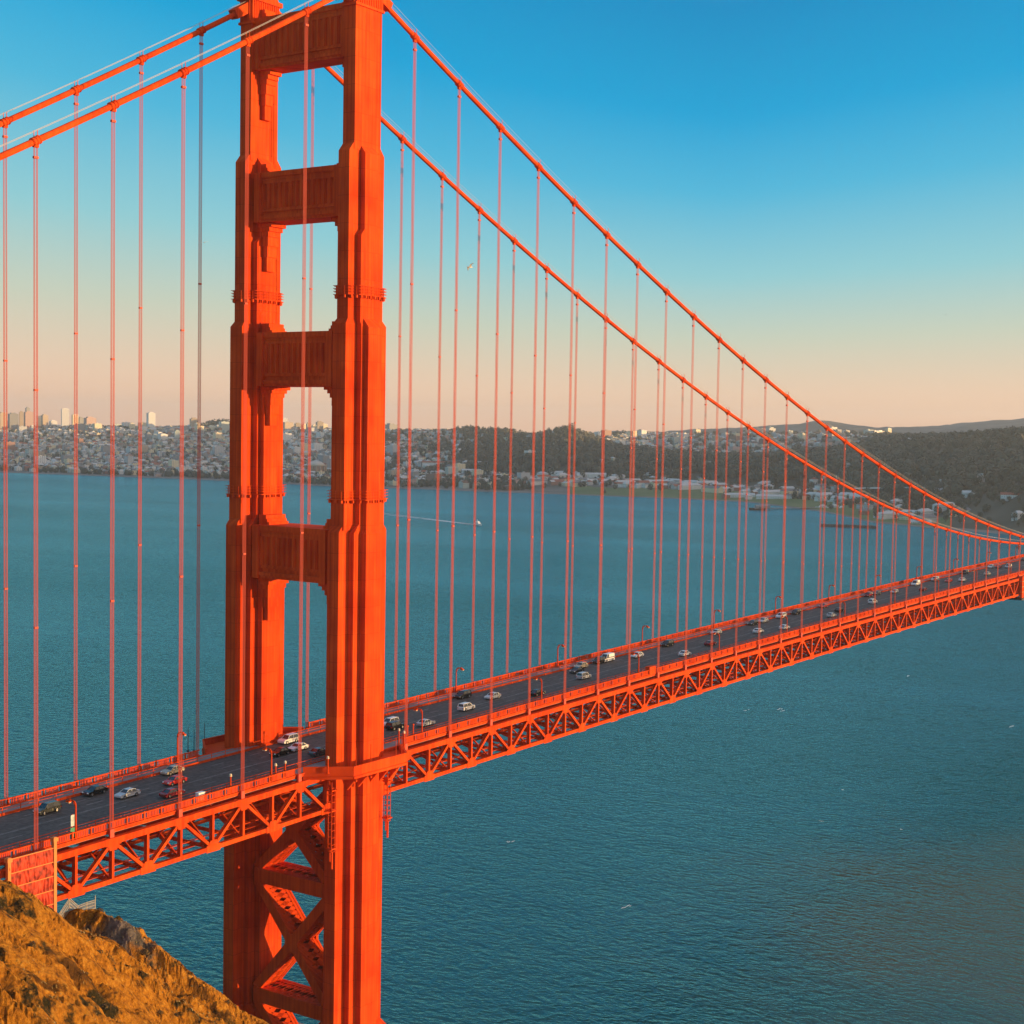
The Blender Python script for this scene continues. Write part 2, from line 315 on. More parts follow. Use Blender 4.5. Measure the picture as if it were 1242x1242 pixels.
# ------------------------------------------------------------------ the far shore: terrain along sight lines of real distance and height, plus an unseen ridge raised to shade the city
def hz_v(u): return 515.3 + (u-622.8)*0.01695
def zz(u, v, D): return CAM.z + ray(u, v).z/math.hypot(ray(u, v).x, ray(u, v).y)*D
def colm(u, shore_v, nodes):
    p = at_z(u, shore_v, 0); sh = math.hypot(p.x-CAM.x, p.y-CAM.y)
    out = [(sh, 0.0)]
    for D, h, isv in nodes: out.append((D, zz(u, h, D) if isv else h))
    return yaw_of(u), out
_c = [
 (-250, 563, [(4900, 8, 0), (5500, 45, 0), (6100, 100, 0), (6700, 80, 0), (8000, 90, 0), (9800, 30, 0)]),
 (0, 573, [(4700, 9, 0), (5200, 45, 0), (5750, 518, 1), (6400, 80, 0), (7600, 90, 0), (9800, 30, 0)]),
 (110, 577, [(4500, 9, 0), (5000, 50, 0), (5650, 521, 1), (6300, 80, 0), (7600, 90, 0), (9800, 30, 0)]),
 (270, 583, [(4250, 9, 0), (4900, 55, 0), (5550, 521, 1), (6200, 80, 0), (7500, 90, 0), (9800, 30, 0)]),
 (400, 590, [(4000, 8, 0), (4700, 55, 0), (5350, 524, 1), (6200, 70, 0), (7500, 90, 0), (9800, 30, 0)]),
 (470, 592, [(3900, 8, 0), (4600, 60, 0), (5250, 524, 1), (6200, 70, 0), (7500, 90, 0), (9800, 30, 0)]),
 (580, 596, [(3800, 8, 0), (4300, 60, 0), (5050, 524, 1), (6000, 70, 0), (7500, 90, 0), (9800, 30, 0)]),
 (640, 598, [(3700, 10, 0), (4050, 554, 1), (4550, 532, 1), (5600, 70, 0), (7500, 90, 0), (9800, 30, 0)]),
 (690, 600, [(3620, 10, 0), (3950, 549, 1), (4400, 522, 1), (5400, 70, 0), (7500, 90, 0), (9800, 30, 0)]),
 (740, 602, [(3600, 10, 0), (3950, 558, 1), (4450, 544, 1), (5400, 530, 1), (7500, 110, 0), (9800, 30, 0)]),
 (800, 604, [(3560, 10, 0), (3900, 560, 1), (4600, 553, 1), (5600, 530, 1), (7500, 110, 0), (9800, 30, 0)]),
 (905, 609, [(3500, 10, 0), (3800, 562, 1), (4600, 559, 1), (5500, 531, 1), (7000, 519, 1), (9800, 60, 0)]),
 (1000, 621, [(3250, 9, 0), (3600, 565, 1), (4300, 551, 1), (5400, 530, 1), (7000, 510, 1), (9800, 60, 0)]),
 (1060, 634, [(3000, 9, 0), (3350, 570, 1), (4000, 542, 1), (5200, 530, 1), (7000, 521, 1), (9800, 60, 0)]),
 (1139, 641, [(2750, 12, 0), (3150, 572, 1), (3800, 534, 1), (5200, 90, 0), (7600, 519, 1), (9800, 60, 0)]),
 (1242, 650, [(2520, 592, 1), (2820, 580, 1), (3550, 531, 1), (5200, 110, 0), (7800, 506, 1), (9800, 60, 0)]),
 (1420, 660, [(2450, 60, 0), (2850, 110, 0), (3700, 150, 0), (5000, 140, 0), (7800, 250, 0), (9800, 80, 0)]),  # outside the view, start of the ridge raised for its shade
]
COLS = [colm(*c) for c in _c]
COLS += [(88.0, [(2150, 0), (2500, 80), (3000, 150), (4100, 160), (5200, 160), (7800, 200), (9800, 60)]),  # unseen hills right of the view, heights shaped to shade the city
         (98.0, [(2900, 0), (3300, 60), (3700, 130), (4400, 150), (5400, 110), (7800, 100), (9800, 20)]),
         (108.0, [(4000, 0), (4300, 30), (4600, 50), (5000, 80), (5800, 40), (7800, 30), (9800, 5)])]
_yaws = np.array([c[0] for c in COLS]); _D = np.array([[n[0] for n in c[1]] for c in COLS]); _Z = np.array([[n[1] for n in c[1]] for c in COLS])
def terrain_at(yaw, t):
    """t = 0 at the shoreline, 1..6 at the following ridges; returns distance and height (arrays)"""
    yaw = np.asarray(yaw, float); t = np.asarray(t, float)
    Dn = np.stack([np.interp(yaw, _yaws, _D[:, k]) for k in range(7)]); Zn = np.stack([np.interp(yaw, _yaws, _Z[:, k]) for k in range(7)])
    k = np.clip(np.floor(t).astype(int), 0, 5); fr = t-k; idx = np.arange(yaw.size)
    D = Dn[k, idx]*(1-fr) + Dn[k+1, idx]*fr
    s = fr*fr*(3-2*fr); s = 0.55*s + 0.45*fr
    Z = Zn[k, idx]*(1-s) + Zn[k+1, idx]*s
    return D, Z
def nzv(x, y, sc, oct_=4, seed=0.0):
    return np.array([noise.fractal(Vector((a*sc+seed, b*sc-seed, seed)), 1.0, 2.0, oct_) for a, b in zip(x, y)])
NY, NT = 330, 92
yy = np.linspace(22.5, 108, NY); tt = np.concatenate([[-0.12, -0.03, 0.0, 0.04, 0.09], np.linspace(0.15, 6.0, NT-5)])
Yg, Tg = np.meshgrid(yy, tt, indexing='ij'); Yf, Tf = Yg.ravel(), Tg.ravel()
Dg, Zg = terrain_at(Yf, np.maximum(Tf, 0))
Dg = Dg + np.minimum(Tf, 0)*600
Xg = CAM.x + np.sin(np.radians(Yf))*Dg; Ygw = CAM.y + np.cos(np.radians(Yf))*Dg
nn = nzv(Xg, Ygw, 1/420., 5)
nn2 = nzv(Xg, Ygw, 1/110., 3, 7.3)
Zg = np.where(Tf <= 0, Tf*40 - 0.6*(Tf < -0.01), np.minimum(Zg, 2.0 + Tf*400)) + (nn*np.where(Tf > 4.3, 22, 9) + nn2*2.5)*np.clip(Zg/70, 0, 1)
Zg = np.where((Tf > 0.02) & (Zg < 1.6), 1.6, Zg)
def ground_z(x, y):
    return GRID_Z(x, y)
def GRID_Z(x, y):
    yaw = np.degrees(np.arctan2(np.asarray(x)-CAM.x, np.asarray(y)-CAM.y)); D = np.hypot(np.asarray(x)-CAM.x, np.asarray(y)-CAM.y)
    i = np.clip((yaw-yy[0])/(yy[1]-yy[0]), 0, NY-1.001); i0 = i.astype(int); fi = i-i0
    Dr = Dg.reshape(NY, NT); Zr = Zg.reshape(NY, NT); out = np.empty(len(D))
    for n in range(len(D)):
        out[n] = np.interp(D[n], Dr[i0[n]], Zr[i0[n]])*(1-fi[n]) + np.interp(D[n], Dr[i0[n]+1], Zr[i0[n]+1])*fi[n]
    return out
M['earth'] = mat('city_and_sunlit_ridge', (0.075, 0.078, 0.06), 0.95, col2=(0.16, 0.15, 0.125), scale=0.008, detail=8)
M['wood_floor'] = mat('wooded_slope', (0.022, 0.03, 0.016), 0.95, col2=(0.09, 0.085, 0.055), scale=0.01, detail=8)
M['lawn'] = mat('shore_grass', (0.07, 0.12, 0.025), 0.95, col2=(0.13, 0.16, 0.05), scale=0.012, detail=8)
M['beach'] = mat('beach_sand', (0.16, 0.15, 0.13), 0.95, var=0.25, scale=0.02)
ii, jj = np.meshgrid(np.arange(NY-1), np.arange(NT-1), indexing='ij'); a = (ii*NT+jj).ravel()
Fq = np.stack([a, a+NT, a+NT+1, a+1], 1)
fy = Yf[a]; ft = Tf[a+1]
YA = {u: yaw_of(u) for u in (640, 700, 745, 860, 1010, 1150)}
mi = np.zeros(len(Fq), int)
mi[(fy > YA[640]) & (ft > 1.05) & (ft < 4.2)] = 1
mi[fy > YA[1010]] = 1
mi[(fy > yaw_of(860)) & (ft > 4.35)] = 0  # far ridges take the paler ground: sunlight and haze put into the colour
mi[ft <= 0.09] = 3
gn = nn[a]
mi[(fy > YA[700]-0.4) & (fy < YA[1150]) & (ft > 0.06) & (ft < 0.75 + 0.25*gn)] = 2
far_shore = tag(mesh_np('terrain', np.stack([Xg, Ygw, Zg], 1), Fq, [M['earth'], M['wood_floor'], M['lawn'], M['beach']], mi=mi, smooth=True),
                'hilly far shore with the city flats, woods and green shoreline', 'hills', kind='structure')
# ------------------------------------------------------------------ the suspension bridge
YC = 13.72; PANEL = 15.24; D0 = 0.926
def cable_z(x):
    if x >= 0: return 83.89 + (227-83.89)*((640-x)/640)**2
    t = -x; return 227 - 0.58114*t + 0.00035957*t*t
def chord_z(x):
    return 73.364 + 5.79919*(1-((640-x)/640)**2) if x >= 0 else 73.364 + 0.02298*x
def node_x(k):                                   # k in half panels: suspenders at even k, 0 = tower
    s = (k > 0) - (k < 0); return k*PANEL/2 + s*D0
DEPTH = 6.62; ROAD = 1.5
K0, K1 = -18, 100                                 # half panels built
bridge = empty('suspension_bridge')
tag(bridge, 'orange steel suspension bridge crossing the strait on a tall two-legged tower', 'bridge')
def part(name, mbuilder, m, parent=bridge, label=None, smooth=False):
    o = mbuilder.build(name, m, parent, smooth)
    if label: o['label'] = label
    return o

# --- tower
tower = empty('tower', parent=bridge); tower['label'] = 'stepped orange tower with four fluted struts between its legs'
SECT = [(-1.0, 121.0, [(7.2, 1.42), (4.3, 2.8), (2.35, 4.2)]),
        (121.0, 161.2, [(6.1, 1.65), (2.85, 2.85), (2.0, 3.95)]),
        (161.2, 178.6, [(5.2, 1.38), (2.9, 2.6)]),
        (178.6, 194.4, [(5.2, 1.38), (1.95, 2.6)]),
        (194.4, 226.6, [(3.9, 1.48)])]
def leg_mesh(yc):
    mb = MB()
    for si, (z0, z1, tiers) in enumerate(SECT):
        nxt = SECT[si+1][2] if si+1 < len(SECT) else None
        for ti, (hx, hy) in enumerate(tiers):
            e = 0.004*ti
            if nxt is None: mb.box(-hx, hx, yc-hy, yc+hy, z0, z1); continue
            if ti < len(nxt): tx, ty = nxt[ti]
            else: tx, ty = nxt[-1][0]-0.15, nxt[-1][1]-0.1
            same = abs(tx-hx) < 0.01 and abs(ty-hy) < 0.01
            rise = 0 if same else max(0.8, 1.25*max(hx-tx, hy-ty))
            top = z1 - (0 if same else 0.3) - 0.25*ti*(not same)
            mb.box(-hx, hx, yc-hy, yc+hy, z0+e, top)
            if rise:
                mb.frustum((-hx, hx, yc-hy, yc+hy), top, (-min(tx, hx)+0.02, min(tx, hx)-0.02, yc-min(ty, hy)+0.02, yc+min(ty, hy)-0.02), top+rise)
    return mb
def half_at(z):
    for z0, z1, t in SECT:
        if z0 <= z < z1: return t
    return SECT[-1][2]
for yc in (-YC, YC):
    lm = leg_mesh(yc)
    for hx, hy in SECT[0][2]: lm.box(-hx-0.9, hx+0.9, yc-hy-0.9, yc+hy+0.9, 12.4, 19.4); lm.frustum((-hx-0.9, hx+0.9, yc-hy-0.9, yc+hy+0.9), 19.4, (-hx+0.01, hx-0.01, yc-hy+0.01, yc+hy-0.01), 20.8)
    part('leg', lm, M['steel'], tower, 'west leg of the tower, lit by the low sun' if yc < 0 else 'east leg of the tower, behind the roadway')
    # saddle housing: fluted collar, steps and a capped block where the cable runs over
    mb = MB()
    mb.box(-4.25, 4.25, yc-1.85, yc+1.85, 221.6, 222.1)
    for k in range(15):
        x = -3.7 + k*7.4/14; mb.box(x-0.14, x+0.14, yc-1.78, yc+1.78, 222.1, 226.4)
    for k in range(5):
        y = yc-1.1 + k*2.2/4; mb.box(-4.2, 4.2, y-0.17, y+0.17, 222.12, 226.38)
    mb.box(-4.5, 4.5, yc-2.1, yc+2.1, 226.4, 227.3)
    mb.frustum((-3.9, 3.9, yc-1.6, yc+1.6), 227.3, (-3.2, 3.2, yc-1.3, yc+1.3), 229.4)
    mb.frustum((-2.2, 2.2, yc-1.15, yc+1.15), 229.3, (-1.6, 1.6, yc-0.9, yc+0.9), 230.6)
    for s in (-1, 1):
        mb.beam((s*3.2, yc, cable_z(s*3.2)+0.2), (s*7.5, yc, cable_z(s*7.5)+0.05), 1.9, 1.9)
    part('saddle_housing', mb, M['paint'], tower)
# struts between the legs
STRUT = [(212.8, 222.9, 2.1, 12.24), (182.2, 191.9, 2.7, 11.12), (149.2, 159.8, 3.1, 9.75), (110.4, 120.9, 4.1, 9.5)]
for si, (z0, z1, w, yi) in enumerate(STRUT):
    mb = MB(); H = z1-z0
    mb.box(-w, w, -yi-0.5, yi+0.5, z0+0.9, z1-0.7)
    mb.box(-w-0.55, w+0.55, -yi-0.4, yi+0.4, z1-1.1, z1-0.05)          # cornice
    mb.box(-w-0.3, w+0.3, -yi-0.45, yi+0.45, z1-1.65, z1-1.1)
    mb.box(-w-0.3, w+0.3, -yi-0.42, yi+0.42, z0+1.75, z0+2.05)
    mb.box(-w-0.22, w+0.22, -yi-0.44, yi+0.44, z0+2.05, z0+2.4)
    mb.box(-w-0.65, w+0.65, -yi-0.38, yi+0.38, z0+0.25, z0+0.95)        # base mouldings
    mb.box(-w-0.4, w+0.4, -yi-0.36, yi+0.36, z0-0.25, z0+0.25)
    nf = 13 if si < 2 else 11
    span = yi-1.5
    for s in (-1, 1):
        xf = s*w
        for k in range(nf+1):                                            # flutes
            y = -span + 2*span*k/nf
            mb.box(min(xf, xf+s*0.38), max(xf, xf+s*0.38), y-0.24, y+0.24, z0+2.4, z1-2.3)
            mb.box(min(xf, xf+s*0.2), max(xf, xf+s*0.2), y-0.45, y+0.45, z0+2.41, z1-2.31)
        mb.box(min(xf, xf+s*0.3), max(xf, xf+s*0.3), -span, span, z1-2.35, z1-1.68)
        # end blocks against the legs
        for q in (-1, 1):
            ya, yb = sorted((q*(yi+0.35), q*(yi-1.2)))
            mb.box(min(xf-s*0.5, xf+s*1.0), max(xf-s*0.5, xf+s*1.0), ya, yb, z0-0.3, z1-0.1)
    tops = [(0.0, 5.2, 0.9), (0.9, 4.0, 1.0), (1.9, 3.2, 1.2), (3.1, 2.7, 2.2), (5.3, 2.2, 2.6), (7.9, 1.7, 3.4)]
    scale = (0.85, 0.85, 0.7, 0.8)[si]
    for q in (-1, 1):                                                    # stepped corbels under the ends
        for d0, wd, dh in tops:
            ya, yb = sorted((q*(yi+0.6), q*(yi-wd*(0.6, 0.6, 0.58, 0.58)[si])))
            zt_, zb_ = z0-0.3-d0*scale, z0-0.3-(d0+dh)*scale
            ww = w*(0.8-0.075*tops.index((d0, wd, dh)))
            mb.box(-ww, ww, ya, yb, zb_, zt_)
        for d0, wd, dh in tops[:3]:                                      # small stepped brow on the top side
            ya, yb = sorted((q*(yi+0.6), q*(yi-wd*0.42)))
            mb.box(-w*0.7, w*0.7, ya, yb, z1-0.06+(0 if wd > 5 else (0.5 if wd > 3.5 else 1.1)), z1+0.5+(0 if wd > 5 else (0.6 if wd > 3.5 else 1.4)))
    part('portal_strut', mb, M['paint'], tower)
# inspection walkways ringing the legs
for yc in (-YC, YC):
    for zr in (166.6, 127.0):
        t = half_at(zr); mb = MB(); o_ = 0.55
        ext = []
        (hx, hy) = t[0]; (mx_, my_) = t[-1]
        poly = [(-hx-o_, -hy-o_), (-mx_-o_-0.6, -hy-o_), (-mx_-o_-0.6, -my_-o_), (mx_+o_+0.6, -my_-o_), (mx_+o_+0.6, -hy-o_), (hx+o_, -hy-o_),
                (hx+o_, hy+o_), (mx_+o_+0.6, hy+o_), (mx_+o_+0.6, my_+o_), (-mx_-o_-0.6, my_+o_), (-mx_-o_-0.6, hy+o_), (-hx-o_, hy+o_)]
        poly = [(x, y+yc) for x, y in poly]; n = len(poly)
        mb.prism(poly, zr-0.12, zr)
        for i in range(n):
            p, q = Vector((*poly[i], 0)), Vector((*poly[(i+1) % n], 0)); Ls = (q-p).length
            for hgt in (0.55, 1.1, 1.65): mb.beam((p.x, p.y, zr+hgt), (q.x, q.y, zr+hgt), 0.085, 0.085)
            for j in range(max(1, int(Ls/1.3))):
                c = p + (q-p)*((j+0.5)/max(1, int(Ls/1.3))); mb.beam((c.x, c.y, zr), (c.x, c.y, zr+1.7), 0.08, 0.08)
                inw = Vector((0, yc, 0)) - c; nrm = Vector((-(q-p).y, (q-p).x, 0)).normalized()
                mb.box(c.x-0.2, c.x+0.2, c.y-0.2, c.y+0.2, zr-0.7, zr-0.12)
        part('inspection_walkway', mb, M['paint'], tower)
# cross bracing under the deck: two panels of X on each of two planes, laced together
def laced(mb, p, q, w, hx):
    """box member lying in the yz plane, plates at x=+-hx joined by lacing"""
    p = Vector(p); q = Vector(q); d = (q-p).normalized(); nrm = Vector((0, -d.z, d.y))
    for s in (-1, 1):
        mb.beam(p+Vector((s*hx, 0, 0)), q+Vector((s*hx, 0, 0)), 0.5, w, up=nrm)
        for e in (-1, 1):
            o = nrm*(e*(w/2-0.25)); mb.beam(p+o+Vector((s*(hx-0.55), 0, 0)), q+o+Vector((s*(hx-0.55), 0, 0)), 0.9, 0.35, up=nrm)
    Lh = (q-p).length; n = max(2, int(Lh/2.0))
    for e in (-1, 1):
        o = nrm*(e*(w/2-0.25))
        for k in range(n):
            a = p + d*(Lh*k/n) + o; b = p + d*(Lh*(k+1)/n) + o; s = 1 if k % 2 else -1
            mb.beam(a+Vector((s*(hx-0.4), 0, 0)), b+Vector((-s*(hx-0.4), 0, 0)), 1.0, 0.22, up=nrm)
            mb.beam(a+Vector((-s*(hx-0.4), 0, 0)), b+Vector((s*(hx-0.4), 0, 0)), 1.0, 0.22, up=nrm)
for z0, z1 in ((48.4, 70.0), (23.3, 48.4), (-1.5, 23.3)):
    mb = MB(); yi = 9.9
    laced(mb, (0, -yi, z0+1.2), (0, yi, z1-1.2), 2.05, 2.9); laced(mb, (0, yi, z0+1.22), (0, -yi, z1-1.22), 2.0, 2.95)
    zc_ = (z0+z1)/2
    for s in (-1, 1): mb.prism([(s*2.9-0.32, -1.7), (s*2.9+0.32, -1.7), (s*2.9+0.32, 1.7), (s*2.9-0.32, 1.7)], zc_-1.9, zc_+1.9)
    for q in (-1, 1):
        for zz_ in (z0+0.6, z1-0.6):
            for s in (-1, 1):
                mb.box(s*2.9-0.29, s*2.9+0.29, min(q*8.2, q*10), max(q*8.2, q*10), zz_-1.4, zz_+1.4)
    part('cross_brace', mb, M['paint'], tower)
for zb in (48.4, 23.3):
    mb = MB(); laced(mb, (0, -10.2, zb), (0, 10.2, zb), 3.0, 3.2); part('horizontal_brace', mb, M['paint'], tower)
for yc in (-YC, YC):                                                     # pier
    mb = MB(); mb.prism([(-13, yc-9), (13, yc-9), (15, yc), (13, yc+9), (-13, yc+9), (-15, yc)], -6, 9.5); mb.box(-11, 11, yc-7, yc+7, 9.5, 12.5)
    part('pier', mb, M['concrete'], tower)
# balcony carrying the sidewalk round each leg
for q in (-1, 1):
    zb = chord_z(0)+0.75; pl = [(-14.5, 13.1), (-11.0, 17.2), (-8.2, 20.3), (8.2, 20.3), (11.0, 17.2), (14.5, 13.1)]
    inner = [(14.3, 9.7), (-14.3, 9.7)]
    poly = [(x, q*y) for x, y in pl+inner]
    if q > 0: poly = poly[::-1]
    mb = MB(); mb.prism(poly, zb-0.55, zb+0.62)
    for i in range(5):
        a, b = Vector((pl[i][0], q*pl[i][1], 0)), Vector((pl[i+1][0], q*pl[i+1][1], 0))
        mb.beam(a+Vector((0, 0, zb+0.9)), b+Vector((0, 0, zb+0.9)), 0.22, 1.7)
        mb.beam(a+Vector((0, 0, zb+1.8)), b+Vector((0, 0, zb+1.8)), 0.42, 0.2)
        mb.beam(a+Vector((0, 0, zb-0.3)), b+Vector((0, 0, zb-0.3)), 0.6, 0.5)
    for x in (-6.5, -3.2, 0, 3.2, 6.5):                                   # brackets below
        mb.extr([(q*17.5, zb-0.55), (q*20.0, zb-0.55), (q*17.5, zb-3.4)], 'x', x-0.25, x+0.25)
    part('leg_balcony', mb, M['paint'], tower)
for xs, yz, zlo in ((-8.2, -14.9, 55.0), (6.3, -17.0, 58.5)):               # caged ladders hung beside the west leg
    mb = MB()
    for a, b in ((-0.45, -0.45), (0.45, -0.45), (0.45, 0.45), (-0.45, 0.45)):
        mb.beam((xs+a, yz+b, zlo+3.5), (xs+a, yz+b, 72.6), 0.1, 0.1)
    for k in range(11):
        z = zlo+3.5 + k*(69-zlo)/10.0
        for a, b in (((-0.5, -0.5), (0.5, -0.5)), ((0.5, -0.5), (0.5, 0.5)), ((0.5, 0.5), (-0.5, 0.5)), ((-0.5, 0.5), (-0.5, -0.5))):
            mb.beam((xs+a[0], yz+a[1], z), (xs+b[0], yz+b[1], z), 0.08, 0.1)
    for z in (zlo+4, zlo+11.5, 70.5): mb.box(xs-0.75, xs+0.75, yz-0.75, yz+0.75, z, z+0.25)
    mb.beam((xs+0.2, yz, zlo), (xs+0.2, yz, zlo+4), 0.3, 0.3); mb.beam((xs-0.4, yz, zlo+1.6), (xs-0.4, yz, zlo+4), 0.22, 0.22)
    part('ladder_cage', mb, M['paint'], tower)

# --- cables, bands, hand ropes
for yc in (-YC, YC):
    xs = [-150+i*5 for i in range(30)] + [-0.01] + [5+i*7.6 for i in range(100)]
    mb = MB(); mb.tube([(x, yc, cable_z(x)) for x in xs], 0.52, 12)
    c = part('main_cable', mb, M['paint'], smooth=True, label='west main cable sweeping down from the tower, nearer the viewer' if yc < 0 else 'east main cable, on the far side of the roadway')
    mb = MB()
    for dy in (-0.42, 0.42): mb.tube([(x, yc+dy, cable_z(x)+1.55) for x in xs], 0.035, 4)
    part('hand_rope', mb, M['hand_rope'], c)
    for k in list(range(-9, 0)) + list(range(1, 49)):
        x = node_x(2*k); z = cable_z(x); dzd = (cable_z(x+0.5)-cable_z(x-0.5)); d = Vector((1, 0, dzd)).normalized()
        p = Vector((x, yc, z)); mb = MB()
        mb.tube([p-d*0.85, p+d*0.85], 0.63, 12)
        for e in (-0.62, 0.0, 0.62): mb.tube([p+d*(e-0.1), p+d*(e+0.1)], 0.72, 12)
        mb.beam(p+Vector((0, 0, -1.0)), p+Vector((0, 0, -0.5)), 0.5, 0.9, up=d)
        for dy in (-0.42, 0.42): mb.beam(p+Vector((0, dy, 0.4)), p+Vector((0, dy, 1.6)), 0.08, 0.08)
        part('cable_band', mb, M['paint'], c, smooth=False)
for yc in (-YC, YC):
    for k in list(range(-9, 0)) + list(range(1, 41)):
        x = node_x(2*k); zt_ = cable_z(x); zb_ = chord_z(x)+0.4
        if zt_-zb_ < 1: continue
        mb = MB()
        for dx in (-0.25, 0.25):
            for dy in (-0.12, 0.12): mb.tube([(x+dx, yc+dy, zb_), (x+dx, yc+dy, zt_-0.5)], 0.052, 5)
        mb.box(x-0.42, x+0.42, yc-0.22, yc+0.22, zt_-2.7, zt_-2.35)
        mb.box(x-0.42, x+0.42, yc-0.2, yc+0.2, zb_-0.1, zb_+1.6)
        for f in (0.33, 0.66):
            zz_ = zb_+(zt_-zb_)*f
            if zt_-zb_ > 30: mb.box(x-0.34, x+0.34, yc-0.17, yc+0.17, zz_-0.15, zz_+0.15)
        part('suspender_rope', mb, M['rope'])

# --- stiffening trusses
def truss(yc, q):
    mb = MB(); ks = list(range(K0, K1+1))
    P = lambda k, b=0: Vector((node_x(k), yc, chord_z(node_x(k)) - (DEPTH if b else 0)))
    for k in ks[:-1]:
        if k in (-1, 0):                     # the chords stop at the tower leg
            continue
        mb.beam(P(k), P(k+1), 0.9, 1.0); mb.beam(P(k, 1), P(k+1, 1), 0.85, 0.8)
        mb.beam(P(k)+Vector((0, 0, 0.56)), P(k+1)+Vector((0, 0, 0.56)), 1.15, 0.1)
        if k % 2 == 0: a, b = P(k), P(k+1, 1)
        else: a, b = P(k, 1), P(k+1)
        for dy in (-0.33, 0.33):
            mb.beam(a+Vector((0, dy, 0)), b+Vector((0, dy, 0)), 0.16, 0.56)
        mb.beam(a, b, 0.6, 0.12); 
    for k in ks:
        if k == 0: continue
        mb.box(node_x(k)-0.24, node_x(k)+0.24, yc-0.42, yc+0.42, P(k, 1).z, P(k).z)
        p = P(k, 0 if k % 2 == 0 else 1); s = -1 if k % 2 == 0 else 1
        for dy in (-0.46, 0.46):              # gusset plates
            g = [(p.x-1.35, p.z+s*0.2), (p.x+1.35, p.z+s*0.2), (p.x+0.75, p.z+s*1.45), (p.x-0.75, p.z+s*1.45)]
            mb.extr(g, 'y', yc+dy-0.035, yc+dy+0.035)
            mb.box(p.x-1.7, p.x+1.7, yc+dy-0.03, yc+dy+0.03, p.z-0.62, p.z+0.62)
    for s in (-1, 1):                          # ends at the tower
        a = Vector((s*5.2, yc, chord_z(0))); k = s
        mb.beam(P(k), a, 0.9, 1.0); mb.beam(P(k, 1), a-Vector((0, 0, DEPTH)), 0.85, 0.8)
        mb.beam(P(s), a-Vector((0, 0, DEPTH*0.92)), 0.7, 0.5)
    return mb
part('stiffening_truss', truss(-YC, -1), M['paint'], label='sunlit west truss below the roadway')
part('stiffening_truss', truss(YC, 1), M['paint'], label='shaded east truss below the roadway')
# floor beams, stringers and bottom laterals
mb = MB()
for k in range(K0, K1+1):
    x = node_x(k); z = chord_z(x)
    if k == 0: continue
    mb.box(x-0.12, x+0.12, -13.3, 13.3, z-1.5, z+0.55); mb.box(x-0.32, x+0.32, -13.3, 13.3, z-1.62, z-1.5)
    mb.beam((x, -13.3, z-DEPTH), (x, 13.3, z-DEPTH), 0.5, 0.6)
    for a, b in ((-13.3, -6.6), (0, -6.6), (0, 6.6), (13.3, 6.6)):
        mb.beam((x, a, z-DEPTH+0.2), (x, b, z-1.55), 0.28, 0.3)
part('floor_beam', mb, M['paint'], label='row of cross beams and sway frames carrying the roadway')
mb = MB()
for k in range(K0, K1):
    x0, x1 = node_x(k), node_x(k+1); z0, z1 = chord_z(x0), chord_z(x1)
    for y in (-8.2, -4.1, 0, 4.1, 8.2): mb.beam((x0, y, z0+0.25), (x1, y, z1+0.25), 0.3, 1.0)
    s = 1 if k % 2 else -1
    mb.beam((x0, s*13.2, z0-DEPTH+0.05), (x1, 0, z1-DEPTH+0.05), 0.42, 0.4); mb.beam((x0, -s*13.2, z0-DEPTH+0.05), (x1, 0, z1-DEPTH+0.05), 0.42, 0.4)
    mb.beam((x0, 0, z0-DEPTH), (x1, 0, z1-DEPTH), 0.5, 0.6)
    for y in (-11.8, -11.2, 11.5): mb.beam((x0, y, z0-DEPTH+1.6), (x1, y, z1-DEPTH+1.6), 0.12, 0.12)
    mb.beam((x0, -11.5, z0-DEPTH+0.6), (x1, -11.5, z1-DEPTH+0.6), 1.0, 0.08)
part('lateral_bracing', mb, M['paint'])

# --- roadway, sidewalks, railings
xs = [node_x(k) for k in range(K0, 0)] + [0.0] + [node_x(k) for k in range(1, K1+1)]
def strip(y0, y1, dz0, dz1):
    mb = MB(); n = len(xs); vs = []
    for x in xs:
        z = chord_z(x); vs += [(x, y0, z+dz0), (x, y1, z+dz0), (x, y1, z+dz1), (x, y0, z+dz1)]
    fs = [(i*4+j, i*4+(j+1) % 4, (i+1)*4+(j+1) % 4, (i+1)*4+j) for i in range(n-1) for j in range(4)]
    fs += [(0, 1, 2, 3), tuple((n-1)*4+j for j in range(4))]
    mb.add(vs, fs); return mb
mb = strip(-9.3, 9.3, 0.95, ROAD)
for y in (-6.2, -3.1, 3.1, 6.2):
    x = -130.0
    while x < 700:
        mb.beam((x, y, chord_z(x)+ROAD+0.003), (x+3.6, y, chord_z(x+3.6)+ROAD+0.003), 0.13, 0.006, m=1); x += 11
for i in range(len(xs)-1):
    for y in (-0.18, 0.18): mb.beam((xs[i], y, chord_z(xs[i])+ROAD+0.003), (xs[i+1], y, chord_z(xs[i+1])+ROAD+0.003), 0.1, 0.006, m=1)
part('road_deck', mb, [M['asphalt'], M['line']])
